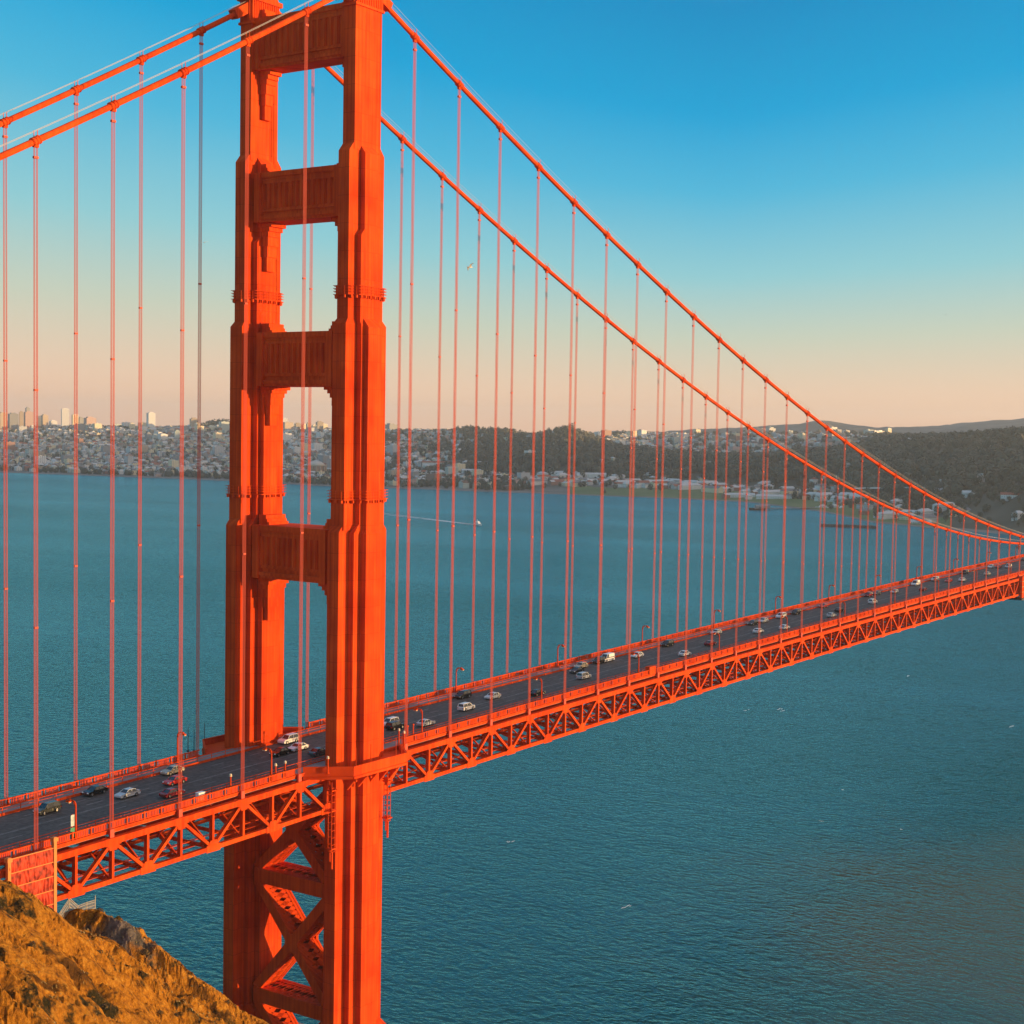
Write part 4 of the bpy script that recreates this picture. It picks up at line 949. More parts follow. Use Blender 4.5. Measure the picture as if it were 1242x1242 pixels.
def rock_mat():
    m = bpy.data.materials.new('dry_hillside'); m.use_nodes = True; nt = m.node_tree; L = nt.links; b = nt.nodes['Principled BSDF']; b.inputs['Roughness'].default_value = 0.95
    b.inputs['Specular IOR Level'].default_value = 0.1
    tc = nt.nodes.new('ShaderNodeTexCoord')
    def nz(sc, det, ro=0.6):
        n = nt.nodes.new('ShaderNodeTexNoise'); n.inputs['Scale'].default_value = sc; n.inputs['Detail'].default_value = det; n.inputs['Roughness'].default_value = ro
        L.new(tc.outputs['Object'], n.inputs['Vector']); return n.outputs[0]
    def ramp(f, stops):
        r = nt.nodes.new('ShaderNodeValToRGB'); L.new(f, r.inputs[0])
        while len(r.color_ramp.elements) < len(stops): r.color_ramp.elements.new(0.5)
        for e, (p, c) in zip(r.color_ramp.elements, stops): e.position = p; e.color = (*c, 1)
        return r.outputs[0]
    grass = ramp(nz(0.9, 8, 0.72), [(0.33, (0.09, 0.035, 0.006)), (0.44, (0.42, 0.16, 0.015)), (0.56, (0.64, 0.26, 0.024)), (0.7, (0.74, 0.40, 0.07))])
    rock = ramp(nz(0.5, 8, 0.7), [(0.35, (0.07, 0.06, 0.05)), (0.5, (0.17, 0.14, 0.115)), (0.68, (0.32, 0.26, 0.21))])
    scrub = ramp(nz(1.4, 6, 0.7), [(0.35, (0.02, 0.018, 0.008)), (0.65, (0.085, 0.06, 0.02))])
    def mix(f, a, b_):
        x = nt.nodes.new('ShaderNodeMix'); x.data_type = 'RGBA'; L.new(f, x.inputs[0]); L.new(a, x.inputs[6]); L.new(b_, x.inputs[7]); return x.outputs[2]
    def mr(f, a, b_, lo=0.0, hi=1.0):
        x = nt.nodes.new('ShaderNodeMapRange'); x.interpolation_type = 'SMOOTHSTEP'; L.new(f, x.inputs[0])
        x.inputs[1].default_value = a; x.inputs[2].default_value = b_; x.inputs[3].default_value = lo; x.inputs[4].default_value = hi; return x.outputs[0]
    c = mix(mr(nz(0.16, 6, 0.65), 0.55, 0.64), grass, scrub)
    mpg = nt.nodes.new('ShaderNodeMapping'); mpg.inputs['Rotation'].default_value = (0, 0, 0.6); mpg.inputs['Scale'].default_value = (0.06, 0.3, 0.06); L.new(tc.outputs['Object'], mpg.inputs[0])
    st = nt.nodes.new('ShaderNodeTexNoise'); st.inputs['Scale'].default_value = 1.0; st.inputs['Detail'].default_value = 7; st.inputs['Roughness'].default_value = 0.62; L.new(mpg.outputs[0], st.inputs['Vector'])
    c = mix(mr(st.outputs[0], 0.56, 0.64), c, ramp(nz(0.8, 6, 0.7), [(0.35, (0.05, 0.022, 0.006)), (0.65, (0.2, 0.085, 0.015))]))
    # bare grey outcrop on the crest
    vd = nt.nodes.new('ShaderNodeVectorMath'); vd.operation = 'DISTANCE'; vd.inputs[1].default_value = (-64, -19, 57); L.new(tc.outputs['Object'], vd.inputs[0])
    ad = nt.nodes.new('ShaderNodeMath'); L.new(vd.outputs['Value'], ad.inputs[0])
    ml = nt.nodes.new('ShaderNodeMath'); ml.operation = 'MULTIPLY'; ml.inputs[1].default_value = 14; L.new(nz(0.25, 5), ml.inputs[0]); L.new(ml.outputs[0], ad.inputs[1])
    c = mix(mr(ad.outputs[0], 10.5, 13, 1, 0), c, rock)
    L.new(c, b.inputs['Base Color'])
    bp = nt.nodes.new('ShaderNodeBump'); bp.inputs['Strength'].default_value = 1.0; bp.inputs['Distance'].default_value = 1.0
    L.new(nz(1.6, 8, 0.75), bp.inputs['Height']); L.new(bp.outputs[0], b.inputs['Normal'])
    return m
M['hillside'] = rock_mat()
ii, jj = np.meshgrid(np.arange(nx-1), np.arange(ny-1), indexing='ij'); a = (ii*ny+jj).ravel()
tag(mesh_np('near_hill', np.stack([hx_, hy_, hz_], 1), np.stack([a, a+ny, a+ny+1, a+1], 1), M['hillside'], smooth=False), 'golden dry hillside below the left end of the bridge', 'hillside', kind='structure')
# the same hill round the viewpoint, coarser
gx2, gy2, x2, y2, z2 = hill_patch(-300, -150, -340, 110, 2.5)
n2 = len(gy2); ii, jj = np.meshgrid(np.arange(len(gx2)-1), np.arange(n2-1), indexing='ij'); a = (ii*n2+jj).ravel()
V2 = np.stack([x2, y2, z2], 1); F2 = np.stack([a, a+n2, a+n2+1, a+1], 1)
gx3, gy3, x3, y3, z3 = hill_patch(-150, 24, -340, -100, 2.9)
n3 = len(gy3); ii, jj = np.meshgrid(np.arange(len(gx3)-1), np.arange(n3-1), indexing='ij'); a = (ii*n3+jj).ravel()
near = (np.hypot(V2[:, 0]+232.5, V2[:, 1]+210.8) < 30); V2[near, 2] = np.minimum(V2[near, 2], 139.2)
o = mesh_np('headland', np.concatenate([V2, np.stack([x3, y3, z3], 1)]), np.concatenate([F2, np.stack([a, a+n3, a+n3+1, a+1], 1)+len(V2)]), M['hillside'], smooth=True)
tag(o, 'dry headland around the viewpoint', 'hillside', kind='structure')
def hill_z(x, y):
    i = min(max((x-gx[0])/0.42, 0), nx-1.01); j = min(max((y-gy[0])/0.42, 0), ny-1.01); i0, j0 = int(i), int(j); fi, fj = i-i0, j-j0
    H = hz_.reshape(nx, ny)
    return (H[i0, j0]*(1-fi)+H[i0+1, j0]*fi)*(1-fj) + (H[i0, j0+1]*(1-fi)+H[i0+1, j0+1]*fi)*fj
# tufts of dry grass and low scrub
rng = np.random.default_rng(4)
def tufts(name, n, lo, hi, mats, label, nb, thr):
    V, F, mi = [], [], []
    while n > 0:
        x, y = rng.uniform(-140, -16), rng.uniform(-96, 8)
        if noise.noise(Vector((x/9, y/9, thr))) < thr*0.1: continue
        z = hill_z(x, y)
        if z < 12: n -= 1; continue
        n -= 1; h = rng.uniform(lo, hi); m = int(rng.integers(len(mats)))
        for _ in range(nb):
            a = rng.uniform(0, 2*math.pi); r = h*rng.uniform(0.1, 0.55); w = h*rng.uniform(0.12, 0.3); b = len(V)
            px, py = x+math.cos(a)*r*0.4, y+math.sin(a)*r*0.4
            V += [(px-math.sin(a)*w, py+math.cos(a)*w, z-0.12), (px+math.sin(a)*w, py-math.cos(a)*w, z-0.12), (x+math.cos(a)*r*1.5, y+math.sin(a)*r*1.5, z+h*rng.uniform(0.4, 1))]
            F.append((b, b+1, b+2)); mi.append(m)
    tag(mesh_np(name, V, F, mats, mi=mi), label, 'grass' if 'grass' in name else 'scrub', kind='stuff')
tufts('dry_grass', 8000, 0.15, 0.4, [mat('straw', (0.42, 0.28, 0.09), 0.9), mat('straw_dark', (0.26, 0.15, 0.04), 0.9), mat('straw_pale', (0.52, 0.40, 0.18), 0.9)], 'tufts of golden dry grass on the near hillside', 6, 0.5)
def scrub_mesh(n):
    P = []
    while len(P) < n:
        x, y = rng.uniform(-138, -18), rng.uniform(-94, 0); z = hill_z(x, y)
        if z < 14 or noise.noise(Vector((x/11, y/11, 3.3))) < 0.05: continue
        P.append((x, y, z))
    P = np.array(P); r = rng.uniform(0.25, 0.7, n); return P+np.stack([0*r, 0*r, r*0.25], 1), r, r*rng.uniform(0.9, 1.5, n)
SCRUB = scrub_mesh(220)

# pale wire fence on the crest
fe = empty('wire_fence', (0, 0, 0)); tag(fe, 'pale wire fence on the rocky crest under the truss', 'fence')
fp = [Vector((-71.5+2.0*i, -10.5+0.25*i, 0)) for i in range(6)]
tops = []
for i, p in enumerate(fp):
    z = hill_z(p.x, p.y); hh = 2.3 if i < 5 else 3.0; mb = MB(); mb.tube([(p.x, p.y, z-0.4), (p.x, p.y, z+hh)], 0.07, 6); mb.build('post', M['fence'], fe); tops.append(Vector((p.x, p.y, z)))
mb = MB()
for a_, b_ in zip(tops, tops[1:]):
    for hgt in (0.25, 0.8, 1.35, 1.9, 2.25): mb.beam(a_+Vector((0, 0, hgt)), b_+Vector((0, 0, hgt)), 0.045, 0.045)
    for k in range(1, 9): c_ = a_.lerp(b_, k/9); mb.beam(c_+Vector((0, 0, 0.1)), c_+Vector((0, 0, 2.25)), 0.035, 0.035)
mb.build('mesh', M['fence'], fe)

# ------------------------------------------------------------------ the city on the far shore
random.seed(11); rng = np.random.default_rng(7)
def wall_mat(name, col, win=(0.14, 0.16, 0.17), bw=3.4, rh=3.3):
    m = bpy.data.materials.new(name); m.use_nodes = True; nt = m.node_tree; L = nt.links; b = nt.nodes['Principled BSDF']; b.inputs['Roughness'].default_value = 0.6
    tc = nt.nodes.new('ShaderNodeTexCoord'); sp = nt.nodes.new('ShaderNodeSeparateXYZ'); L.new(tc.outputs['Object'], sp.inputs[0])
    ad = nt.nodes.new('ShaderNodeMath'); L.new(sp.outputs[0], ad.inputs[0]); L.new(sp.outputs[1], ad.inputs[1])
    cb = nt.nodes.new('ShaderNodeCombineXYZ'); L.new(ad.outputs[0], cb.inputs[0]); L.new(sp.outputs[2], cb.inputs[1])
    br = nt.nodes.new('ShaderNodeTexBrick'); br.offset = 0; br.inputs['Scale'].default_value = 1; br.inputs['Brick Width'].default_value = bw; br.inputs['Row Height'].default_value = rh
    br.inputs['Mortar Size'].default_value = 1.05; br.inputs['Mortar Smooth'].default_value = 0
    br.inputs['Color1'].default_value = (*win, 1); br.inputs['Color2'].default_value = (win[0]*1.8, win[1]*1.8, win[2]*1.7, 1); br.inputs['Mortar'].default_value = (*col, 1)
    L.new(cb.outputs[0], br.inputs['Vector']); L.new(br.outputs['Color'], b.inputs['Base Color']); return m
WALLC = {'white': (0.78, 0.77, 0.73), 'cream': (0.82, 0.70, 0.46), 'pale grey': (0.52, 0.53, 0.53), 'tan': (0.48, 0.38, 0.27), 'pale green': (0.5, 0.56, 0.5), 'grey': (0.28, 0.29, 0.30), 'brick red': (0.32, 0.15, 0.1), 'dusky pink': (0.55, 0.38, 0.33)}
WM = {k: wall_mat('facade_'+k.replace(' ', '_'), c) for k, c in WALLC.items()}
ROOFC = {'grey': (0.2, 0.2, 0.2), 'brown': (0.16, 0.10, 0.07), 'pale': (0.56, 0.55, 0.52), 'red tiled': (0.30, 0.10, 0.06)}
RM = {k: mat('roof_'+k.replace(' ', '_'), c, 0.9) for k, c in ROOFC.items()}
GRID_A = -0.30                                     # direction of the street grid
def house_shape(mb, x, y, z, w, d, h, rz, roof, mw, mr):
    c, s = math.cos(rz), math.sin(rz)
    T = lambda a, b, zz_: (x+a*c-b*s, y+a*s+b*c, z+zz_)
    w2, d2 = w/2, d/2; base = -5.0
    b8 = [T(-w2,-d2,base), T(w2,-d2,base), T(w2,d2,base), T(-w2,d2,base), T(-w2,-d2,h), T(w2,-d2,h), T(w2,d2,h), T(-w2,d2,h)]
    mb.add(b8, [(0,1,5,4),(1,2,6,5),(2,3,7,6),(3,0,4,7)], mw)
    if roof == 'flat':
        mb.add(b8[4:], [(0,1,2,3)], mr)
        p = 0.22; mb.add([T(-w2*p,-d2*p,h), T(w2*p,-d2*p,h), T(w2*p,d2*p,h), T(-w2*p,d2*p,h), T(-w2*p,-d2*p,h+2.2), T(w2*p,-d2*p,h+2.2), T(w2*p,d2*p,h+2.2), T(-w2*p,d2*p,h+2.2)],
                         [(4,5,6,7),(0,1,5,4),(1,2,6,5),(2,3,7,6),(3,0,4,7)], mw)
    else:
        rh = min(w, d)*0.32; e = 0.5; q = 0.0 if roof == 'gable' else min(w, d)*0.4
        if w >= d:
            r = [T(-w2-e,-d2-e,h), T(w2+e,-d2-e,h), T(w2+e,d2+e,h), T(-w2-e,d2+e,h), T(-w2-e*(roof=='gable')+q,0,h+rh), T(w2+e*(roof=='gable')-q,0,h+rh)]
            mb.add(r, [(0,1,5,4),(2,3,4,5)], mr); mb.add(r, [(3,0,4),(1,2,5)], mw if roof == 'gable' else mr); mb.add(r[:4], [(3,2,1,0)], mr)
        else:
            r = [T(-w2-e,-d2-e,h), T(w2+e,-d2-e,h), T(w2+e,d2+e,h), T(-w2-e,d2+e,h), T(0,-d2-e*(roof=='gable')+q,h+rh), T(0,d2+e*(roof=='gable')-q,h+rh)]
            mb.add(r, [(1,2,5,4),(3,0,4,5)], mr); mb.add(r, [(0,1,4),(2,3,5)], mw if roof == 'gable' else mr); mb.add(r[:4], [(3,2,1,0)], mr)
# where houses stand and where trees do: (direction, 0..6 inland) -> density
Y = {u: yaw_of(u) for u in (-100, 0, 90, 130, 205, 280, 470, 560, 640, 680, 720, 760, 800, 860, 905, 960, 1000, 1060, 1150, 1242)}
def zone(yaw, t, x, y):
    """(house, tree) density"""
    n = noise.fractal(Vector((x/330, y/330, 3.0)), 1.0, 2.0, 4)
    n2 = noise.fractal(Vector((x/150, y/150, 8.0)), 1.0, 2.0, 3)
    if yaw < Y[640]:
        h, tr = 0.95, 0.32+0.8*max(0, n+0.05)
        if t < 0.16: h, tr = 0.12, 0.25+0.8*(n > 0)
        elif t < 0.42 and n2 > 0.0: h, tr = 0.2, 0.9
        elif t < 0.5: h, tr = 0.9, 0.3
        if Y[205] < yaw < Y[280] and t < 0.33: h, tr = 0.06, 0.95
        if Y[470]-0.5 < yaw < Y[640]: tr += 0.2+0.5*(n2 > 0.05); h *= 0.75 if n2 < 0.1 else 0.35
        if yaw > Y[560] and 1.1 < t < 2.9 and n > -0.25 - (yaw-Y[560])*0.1: h, tr = 0.1, 0.9
        return h, tr
    if yaw < Y[860]:
        if t < 0.62: return 0.0, 0.015 if t < 0.5 else 0.12
        if t < 0.95: return 0.75 + 0.2*(n2 > -0.1), 0.2+0.35*(n > 0.05)
        if t < 1.25: return 0.35+0.5*(n > 0.05), 0.6
        if t < 2.9: return (0.75 if 1.55 < t < 1.9 and n2 > 0.12 else 0.01), 1.0
        if t < 3.1 and yaw > Y[720]: return 0.35, 0.6
        return (0.95, 0.12)
    if yaw < Y[1060]:
        if t < 0.5: return 0.03, 0.02
        if t < 0.9: return 0.5+0.3*(n2 > 0), 0.25+0.4*(n > 0)
        if t < 1.3: return 0.18, 0.8
        if t < 3.0: return 0.012 if n2 < 0.22 else 0.3, 1.0
        if t < 4.4: return 0.9, 0.2
        return 0.25, 0.8
    if t < 0.2: return 0.05, 0.05
    if t < 0.75 and yaw < Y[1242]: return 0.5 if n2 > -0.05 else 0.1, 0.5
    if t < 3.5: return 0.015 if n2 < 0.3 else 0.3, 1.0
    return 0.3, 0.7
# candidate plots on a street grid
ca, sa = math.cos(GRID_A), math.sin(GRID_A)
plots = []
P0 = np.array([CAM.x, CAM.y])
gu = np.arange(1200, 9500, 19.0); gv = np.arange(-4200, 7200, 24.0)
GU, GV = np.meshgrid(gu, gv, indexing='ij'); GU = GU.ravel(); GV = GV.ravel()
keep = (np.floor(GU/19).astype(int) % 8 != 0) & (np.floor(GV/24).astype(int) % 4 != 0)
GU, GV = GU[keep], GV[keep]
GU = GU + rng.uniform(-3, 3, len(GU)); GV = GV + rng.uniform(-4, 4, len(GV))
PX = GU*ca - GV*sa; PY = GU*sa + GV*ca
pyaw = np.degrees(np.arctan2(PX-CAM.x, PY-CAM.y)); pD = np.hypot(PX-CAM.x, PY-CAM.y)
Dn = np.stack([np.interp(pyaw, _yaws, _D[:, k]) for k in range(7)])
ok = (pyaw > 33.5) & (pyaw < 76) & (pD > Dn[0]+45) & (pD < np.where(pyaw < Y[720], Dn[3]+260, Dn[4]+300))
PX, PY, pyaw, pD, Dn = PX[ok], PY[ok], pyaw[ok], pD[ok], Dn[:, ok]
pt = np.zeros(len(PX))
for k in range(6):
    m_ = (pD >= Dn[k]) & (pD < Dn[k+1]); pt[m_] = k + (pD[m_]-Dn[k][m_])/(Dn[k+1][m_]-Dn[k][m_])
PZ = GRID_Z(PX, PY)
HOUSES, TREES = [], []
rr_ = rng.uniform(0, 1, (len(PX), 3))
for i in range(len(PX)):
    h, tr = zone(pyaw[i], pt[i], PX[i], PY[i])
    if rr_[i, 0] < h*0.8:
        HOUSES.append((PX[i], PY[i], PZ[i], pyaw[i], pt[i], pD[i]))
    if rr_[i, 1] < tr:
        for _ in range(2 if tr > 0.8 else 1): TREES.append((PX[i]+rng.uniform(-11, 11), PY[i]+rng.uniform(-13, 13), pyaw[i], pt[i], pD[i]))
print('houses', len(HOUSES), 'trees', len(TREES))
WK = ['white', 'white', 'white', 'cream', 'cream', 'pale grey', 'pale grey', 'tan', 'pale green', 'grey', 'brick red', 'dusky pink']
RK = ['grey', 'grey', 'brown', 'pale', 'pale', 'red tiled']
def where(yaw):
    if yaw < Y[90]: return 'far left of the tower'
    if yaw < Y[280]: return 'left of the tower'
    if yaw < Y[470]: return 'between the tower legs'
    if yaw < Y[640]: return 'right of the tower'
    if yaw < Y[860]: return 'under the wooded hill'
    if yaw < Y[1060]: return 'behind the pier'
    return 'below the sagging cables'
HOUSES.sort(key=lambda q: q[5])
single, mass = [], MB()
vis = [q for q in HOUSES if Y[0]-0.4 < q[3] < Y[1242]+0.3]
near_ids = set(id(q) for q in vis[:285])
GREEN_TXT = {0: 'on the shore flats', 1: 'low uphill', 2: 'on the hillside', 3: 'at hilltop', 4: 'behind the hill'}
for q in HOUSES:
    x, y, z, yaw, t, D = q
    wk = random.choice(WK); rk = random.choice(RK); big = random.random()
    park = yaw > Y[640] and t < 1.3
    if park:
        w, d, h = (random.uniform(24, 52), random.uniform(11, 16), random.uniform(6, 11)) if big < 0.4 else (random.uniform(11, 18), random.uniform(9, 12), random.uniform(5.5, 8)); wk = random.choice(['white', 'white', 'cream', 'white', 'pale grey', 'brick red'])
        rk = random.choice(['red tiled', 'pale', 'pale', 'grey', 'pale'])
    elif big < 0.035: w, d, h = random.uniform(20, 34), random.uniform(14, 22), random.uniform(14, 30)
    else: w, d, h = random.uniform(8, 17), random.uniform(10, 17), random.uniform(6.5, 12)
    roof = random.choice(['flat', 'flat', 'gable', 'hip']) if h < 13 else 'flat'
    if park: roof = random.choice(['gable', 'hip', 'hip'])
    rz = GRID_A + (math.pi/2 if random.random() < 0.3 else 0) + random.uniform(-0.04, 0.04)
    if id(q) in near_ids:
        mb = MB(); house_shape(mb, 0, 0, 0, w, d, h, 0, roof, 0, 1)
        o = mb.build('house', [WM[wk], RM[rk]]); o.location = (x, y, z); o.rotation_euler = (0, 0, rz)
        size = 'long' if max(w, d) > 22 else ('high' if h > 13 else 'small')
        tag(o, f"{size} {wk} house, {rk} {'roof' if roof != 'flat' else 'flat roof'}, {GREEN_TXT[min(4, int(t))]} {where(yaw)}", 'house', 'houses on the far shore')
    else:
        house_shape(mass, x, y, z, w, d, h, rz, roof, list(WALLC).index(wk), 8+list(ROOFC).index(rk))
# the rest of the houses, each too small to tell apart
F4 = [f for f in mass.f]
me = bpy.data.meshes.new('city_houses'); me.from_pydata(mass.v, [], mass.f)
for k in WALLC: me.materials.append(WM[k])
for k in ROOFC: me.materials.append(RM[k])
me.polygons.foreach_set('material_index', mass.mi); me.update()
o = bpy.data.objects.new('city_houses', me); COL.objects.link(o); tag(o, 'mass of pale hillside houses of the city across the water', 'houses', kind='stuff')

_tens = {2: 'twenty', 3: 'thirty', 4: 'forty', 5: 'fifty'}
NTH = ORD+['fifteenth', 'sixteenth', 'seventeenth', 'eighteenth', 'nineteenth', 'twentieth', 'twenty-first', 'twenty-second', 'twenty-third', 'twenty-fourth', 'twenty-fifth', 'twenty-sixth', 'twenty-seventh', 'twenty-eighth', 'twenty-ninth']
for _t in (3, 4, 5): NTH += [{3: 'thirtieth', 4: 'fortieth', 5: 'fiftieth'}[_t]] + [_tens[_t]+'-'+w for w in ORD[:9]]
# tall buildings along the skyline: (left u, right u, top v, foot v, distance, colour)
TALL = [(-2, 8, 501, 521, 5650, 'tan'), (10, 22, 502, 521, 5700, 'grey'), (23, 29, 500, 520, 5600, 'tan'), (29, 40, 500, 520, 5650, 'dusky pink'), (31, 36, 495, 505, 5720, 'grey'), (45, 50, 506, 520, 5600, 'cream'),
        (50, 58, 504, 519, 5650, 'tan'), (60, 69, 511, 521, 5600, 'white'), (74, 84, 496, 518, 5600, 'white'), (87, 95, 503, 517, 5500, 'cream'), (95, 101, 507, 522, 5700, 'grey'), (102, 116, 507, 523, 5550, 'dusky pink'),
        (84, 95, 516, 526, 5450, 'tan'), (118, 127, 517, 526, 5550, 'cream'), (143, 150, 520, 528, 5500, 'white'), (156, 164, 514, 526, 5550, 'cream'), (178, 188, 501, 524, 5550, 'white'), (176, 184, 526, 541, 5200, 'grey'), (184, 192, 528, 541, 5180, 'pale green'),
        (192, 203, 527, 541, 5150, 'white'), (203, 211, 521, 536, 5350, 'grey'), (211, 219, 523, 541, 5220, 'pale green'), (220, 229, 517, 534, 5400, 'grey'), (230, 240, 508, 525, 5550, 'tan'), (240, 247, 520, 538, 5300, 'grey'), (252, 262, 517, 534, 5450, 'cream'), (264, 269, 521, 530, 5500, 'white'),
        (341, 349, 508, 523, 5450, 'white'), (349, 354, 516, 524, 5450, 'grey'), (357, 365, 514, 527, 5400, 'tan'), (366, 372, 515, 527, 5300, 'cream'), (371, 377, 514, 529, 5250, 'tan'), (378, 384, 516, 527, 5350, 'cream'), (383, 392, 512, 525, 5400, 'tan'), (392, 399, 521, 530, 5300, 'white'),
        (467, 481, 515, 528, 5300, 'grey'), (484, 490, 521, 529, 5250, 'tan'), (506, 512, 522, 529, 5150, 'white'), (540, 548, 522, 529, 5100, 'cream'), (575, 581, 522, 528, 5000, 'white'), (611, 617, 523, 529, 4900, 'cream'),
        (823, 829, 527, 533, 5500, 'cream'), (847, 854, 531, 541, 5300, 'cream'), (1074, 1081, 520, 527, 5200, 'cream'), (1060, 1072, 523, 528, 5150, 'white'), (880, 886, 528, 535, 5400, 'white')]
for k in range(16):
    u_ = random.uniform(2, 272) if k < 11 else random.uniform(343, 398); w_ = random.uniform(5, 9)
    TALL.append((u_, u_+w_, random.uniform(513, 519), 527, random.uniform(5450, 5700), random.choice(['cream', 'white', 'tan', 'cream', 'pale grey'])))
TALL.sort(key=lambda t_: t_[0]+t_[1])
for i, (u0, u1, v0, v1, D, col) in enumerate(TALL):
    if u1 < 130: D = 5560+(u0+u1)*1.6                    # stepped back so that none stands in its neighbour's light
    um = (u0+u1)/2; pb = at_dist(um, v1, D); ptp = at_dist(um, v0, D); px = D/FPX*1.06; w = (u1-u0)*px*0.78
    gz = float(GRID_Z([pb.x], [pb.y])[0]); zb_ = min(pb.z, gz); h = ptp.z-zb_
    o = empty('tower_block', (pb.x, pb.y, zb_)); o.rotation_euler = (0, 0, GRID_A-0.12*(i % 3)); d = w*random.uniform(0.7, 1.05)
    mb = MB(); house_shape(mb, 0, 0, 0, w, d, h, 0, 'x' if False else 'flat', 0, 1)
    mb.build('walls', [WM[col], RM['grey']], o)
    mb = MB(); mb.box(-w*0.3, w*0.2, -d*0.3, d*0.3, h, h+random.uniform(2.5, 5)); mb.box(w*0.22, w*0.4, -d*0.2, d*0.3, h, h+2.0)
    mb.build('rooftop_housing', WM[col], o)
    mb = MB(); mb.box(-w/2-0.35, w/2+0.35, -d/2-0.35, d/2+0.35, h-0.7, h+0.5); mb.build('parapet', M['white'] if col in ('white', 'cream') else WM[col], o)
    left = 'left of the tower' if um < 280 else ('between the tower legs' if um < 470 else 'right of the tower')
    hh = 'tall' if v1-v0 > 17 else ('mid-height' if v1-v0 > 11 else 'low')
    zone_of = lambda t_: 0 if t_[0]+t_[1] < 560 else (1 if t_[0]+t_[1] < 940 else 2)
    same = [t_ for t_ in TALL if zone_of(t_) == zone_of(TALL[i])]
    tag(o, f'{hh} {col} skyline tower block {left}, {NTH[same.index(TALL[i])]} from the left', 'tower block', 'tower blocks on the skyline')

# domed hall between the tower legs, and the long white sheds by the green
p = at_dist(383, 567, 3950); gz = float(GRID_Z([p.x], [p.y])[0])
dm = empty('domed_hall', (p.x, p.y, gz)); tag(dm, 'round tan hall with a pale dome seen between the tower legs', 'domed building')
mb = MB(); mb.tube([(0, 0, -3), (0, 0, 22)], [26, 26], 20); mb.build('drum', mat('hall_stone', (0.42, 0.26, 0.18), 0.8, var=0.2, scale=0.1), dm)
mb = MB(); mb.tube([(0, 0, 22), (0, 0, 24)], [28, 28], 20); mb.build('cornice', WM['tan'], dm)
mb = MB()
mb.tube([(0, 0, 24), (0, 0, 27), (0, 0, 30), (0, 0, 32.5), (0, 0, 34), (0, 0, 34.6)], [23, 21.5, 18, 13, 7, 1], 20); mb.build('dome', mat('dome_pale', (0.55, 0.5, 0.42), 0.7), dm, True)
for k in range(16):
    a = k*math.pi/8; mb = MB(); mb.tube([(27.5*math.cos(a), 27.5*math.sin(a), -2), (27.5*math.cos(a), 27.5*math.sin(a), 22)], 1.3, 8); mb.build('column', WM['tan'], dm)
SHEDS = [(560, 600, 575, 562), (497, 548, 577, 572), (512, 545, 565, 561), (573, 592, 564, 561), (668, 700, 576, 573), (700, 735, 579, 575), (745, 800, 591, 587), (800, 850, 588, 584), (600, 622, 583, 580), (640, 655, 547, 545),
         (688, 700, 588, 585), (760, 790, 577, 574), (815, 835, 573, 570), (880, 915, 603, 600), (918, 960, 605, 602), (1120, 1150, 597, 594), (1168, 1190, 601, 598), (1215, 1240, 604, 601), (1105, 1128, 638, 633), (905, 925, 598, 595)]
SHED_AT = ['largest in the white row', 'at its left', 'smaller, above the long one', 'short, uphill', 'in the middle of the flats', 'next right of the middle', 'nearest the green shore', 'second along the green shore', 'low by the trees', 'alone high on the slope', 'tiny, close to the water', 'behind the green shore row', 'among the trees', 'third along the green shore', 'last along the green shore', 'left of the viaduct end', 'right of the viaduct', 'at the right edge', 'at the waterline', 'just left of the pier']
for i, (u0, u1, vb, vt) in enumerate(SHEDS):
    um = (u0+u1)/2; d_ = ray(um, vb); D = 2200
    for _ in range(400):                                   # walk out along the sight line to the ground
        q = at_dist(um, vb, D)
        if D > np.interp(yaw_of(um, vb), _yaws, _D[:, 0])+60 and q.z <= float(GRID_Z([q.x], [q.y])[0]): break
        D += 8
    px = D/FPX; L_ = (u1-u0)*px; h = min(9.0, max(5.0, (vb-vt)*px))
    o = empty('long_shed', (q.x, q.y, q.z)); yw_ = math.atan2(q.x-CAM.x, q.y-CAM.y); o.rotation_euler = (0, 0, -yw_+random.uniform(-0.25, 0.25)); rk = random.choice(['pale', 'red tiled', 'pale', 'pale'])
    mb = MB(); house_shape(mb, 0, 0, 0, L_, 15, h, 0, 'flat', 0, 0); mb.build('walls', [WM['white']], o)
    mb = MB(); mb.extr([(-8.2, h-0.1), (8.2, h-0.1), (0, h+3.6)], 'x', -L_/2-0.6, L_/2+0.6); mb.build('roof', RM[rk], o)
    tag(o, f'long white shed with {rk} roof {where(yaw_of(um))}, {SHED_AT[i]}', 'shed', 'long sheds on the far shore')

# trees: the nearest few dozen one by one, the rest as woods
def ico():
    t = (1+5**0.5)/2; v = np.array([(-1,t,0),(1,t,0),(-1,-t,0),(1,-t,0),(0,-1,t),(0,1,t),(0,-1,-t),(0,1,-t),(t,0,-1),(t,0,1),(-t,0,-1),(-t,0,1)], float); v /= np.linalg.norm(v[0])
    f = [(0,11,5),(0,5,1),(0,1,7),(0,7,10),(0,10,11),(1,5,9),(5,11,4),(11,10,2),(10,7,6),(7,1,8),(3,9,4),(3,4,2),(3,2,6),(3,6,8),(3,8,9),(4,9,5),(2,4,11),(6,2,10),(8,6,7),(9,8,1)]
    v = list(map(tuple, v)); cache = {}; nf = []
    def mid(a, b):
        k = (min(a, b), max(a, b))
        if k not in cache:
            p = (np.array(v[a])+np.array(v[b]))/2; p /= np.linalg.norm(p); v.append(tuple(p)); cache[k] = len(v)-1
        return cache[k]
    for a, b, c in f:
        x, y, z = mid(a, b), mid(b, c), mid(c, a); nf += [(a, x, z), (b, y, x), (c, z, y), (x, y, z)]
    return np.array(v), np.array(nf)
IV, IF = ico()
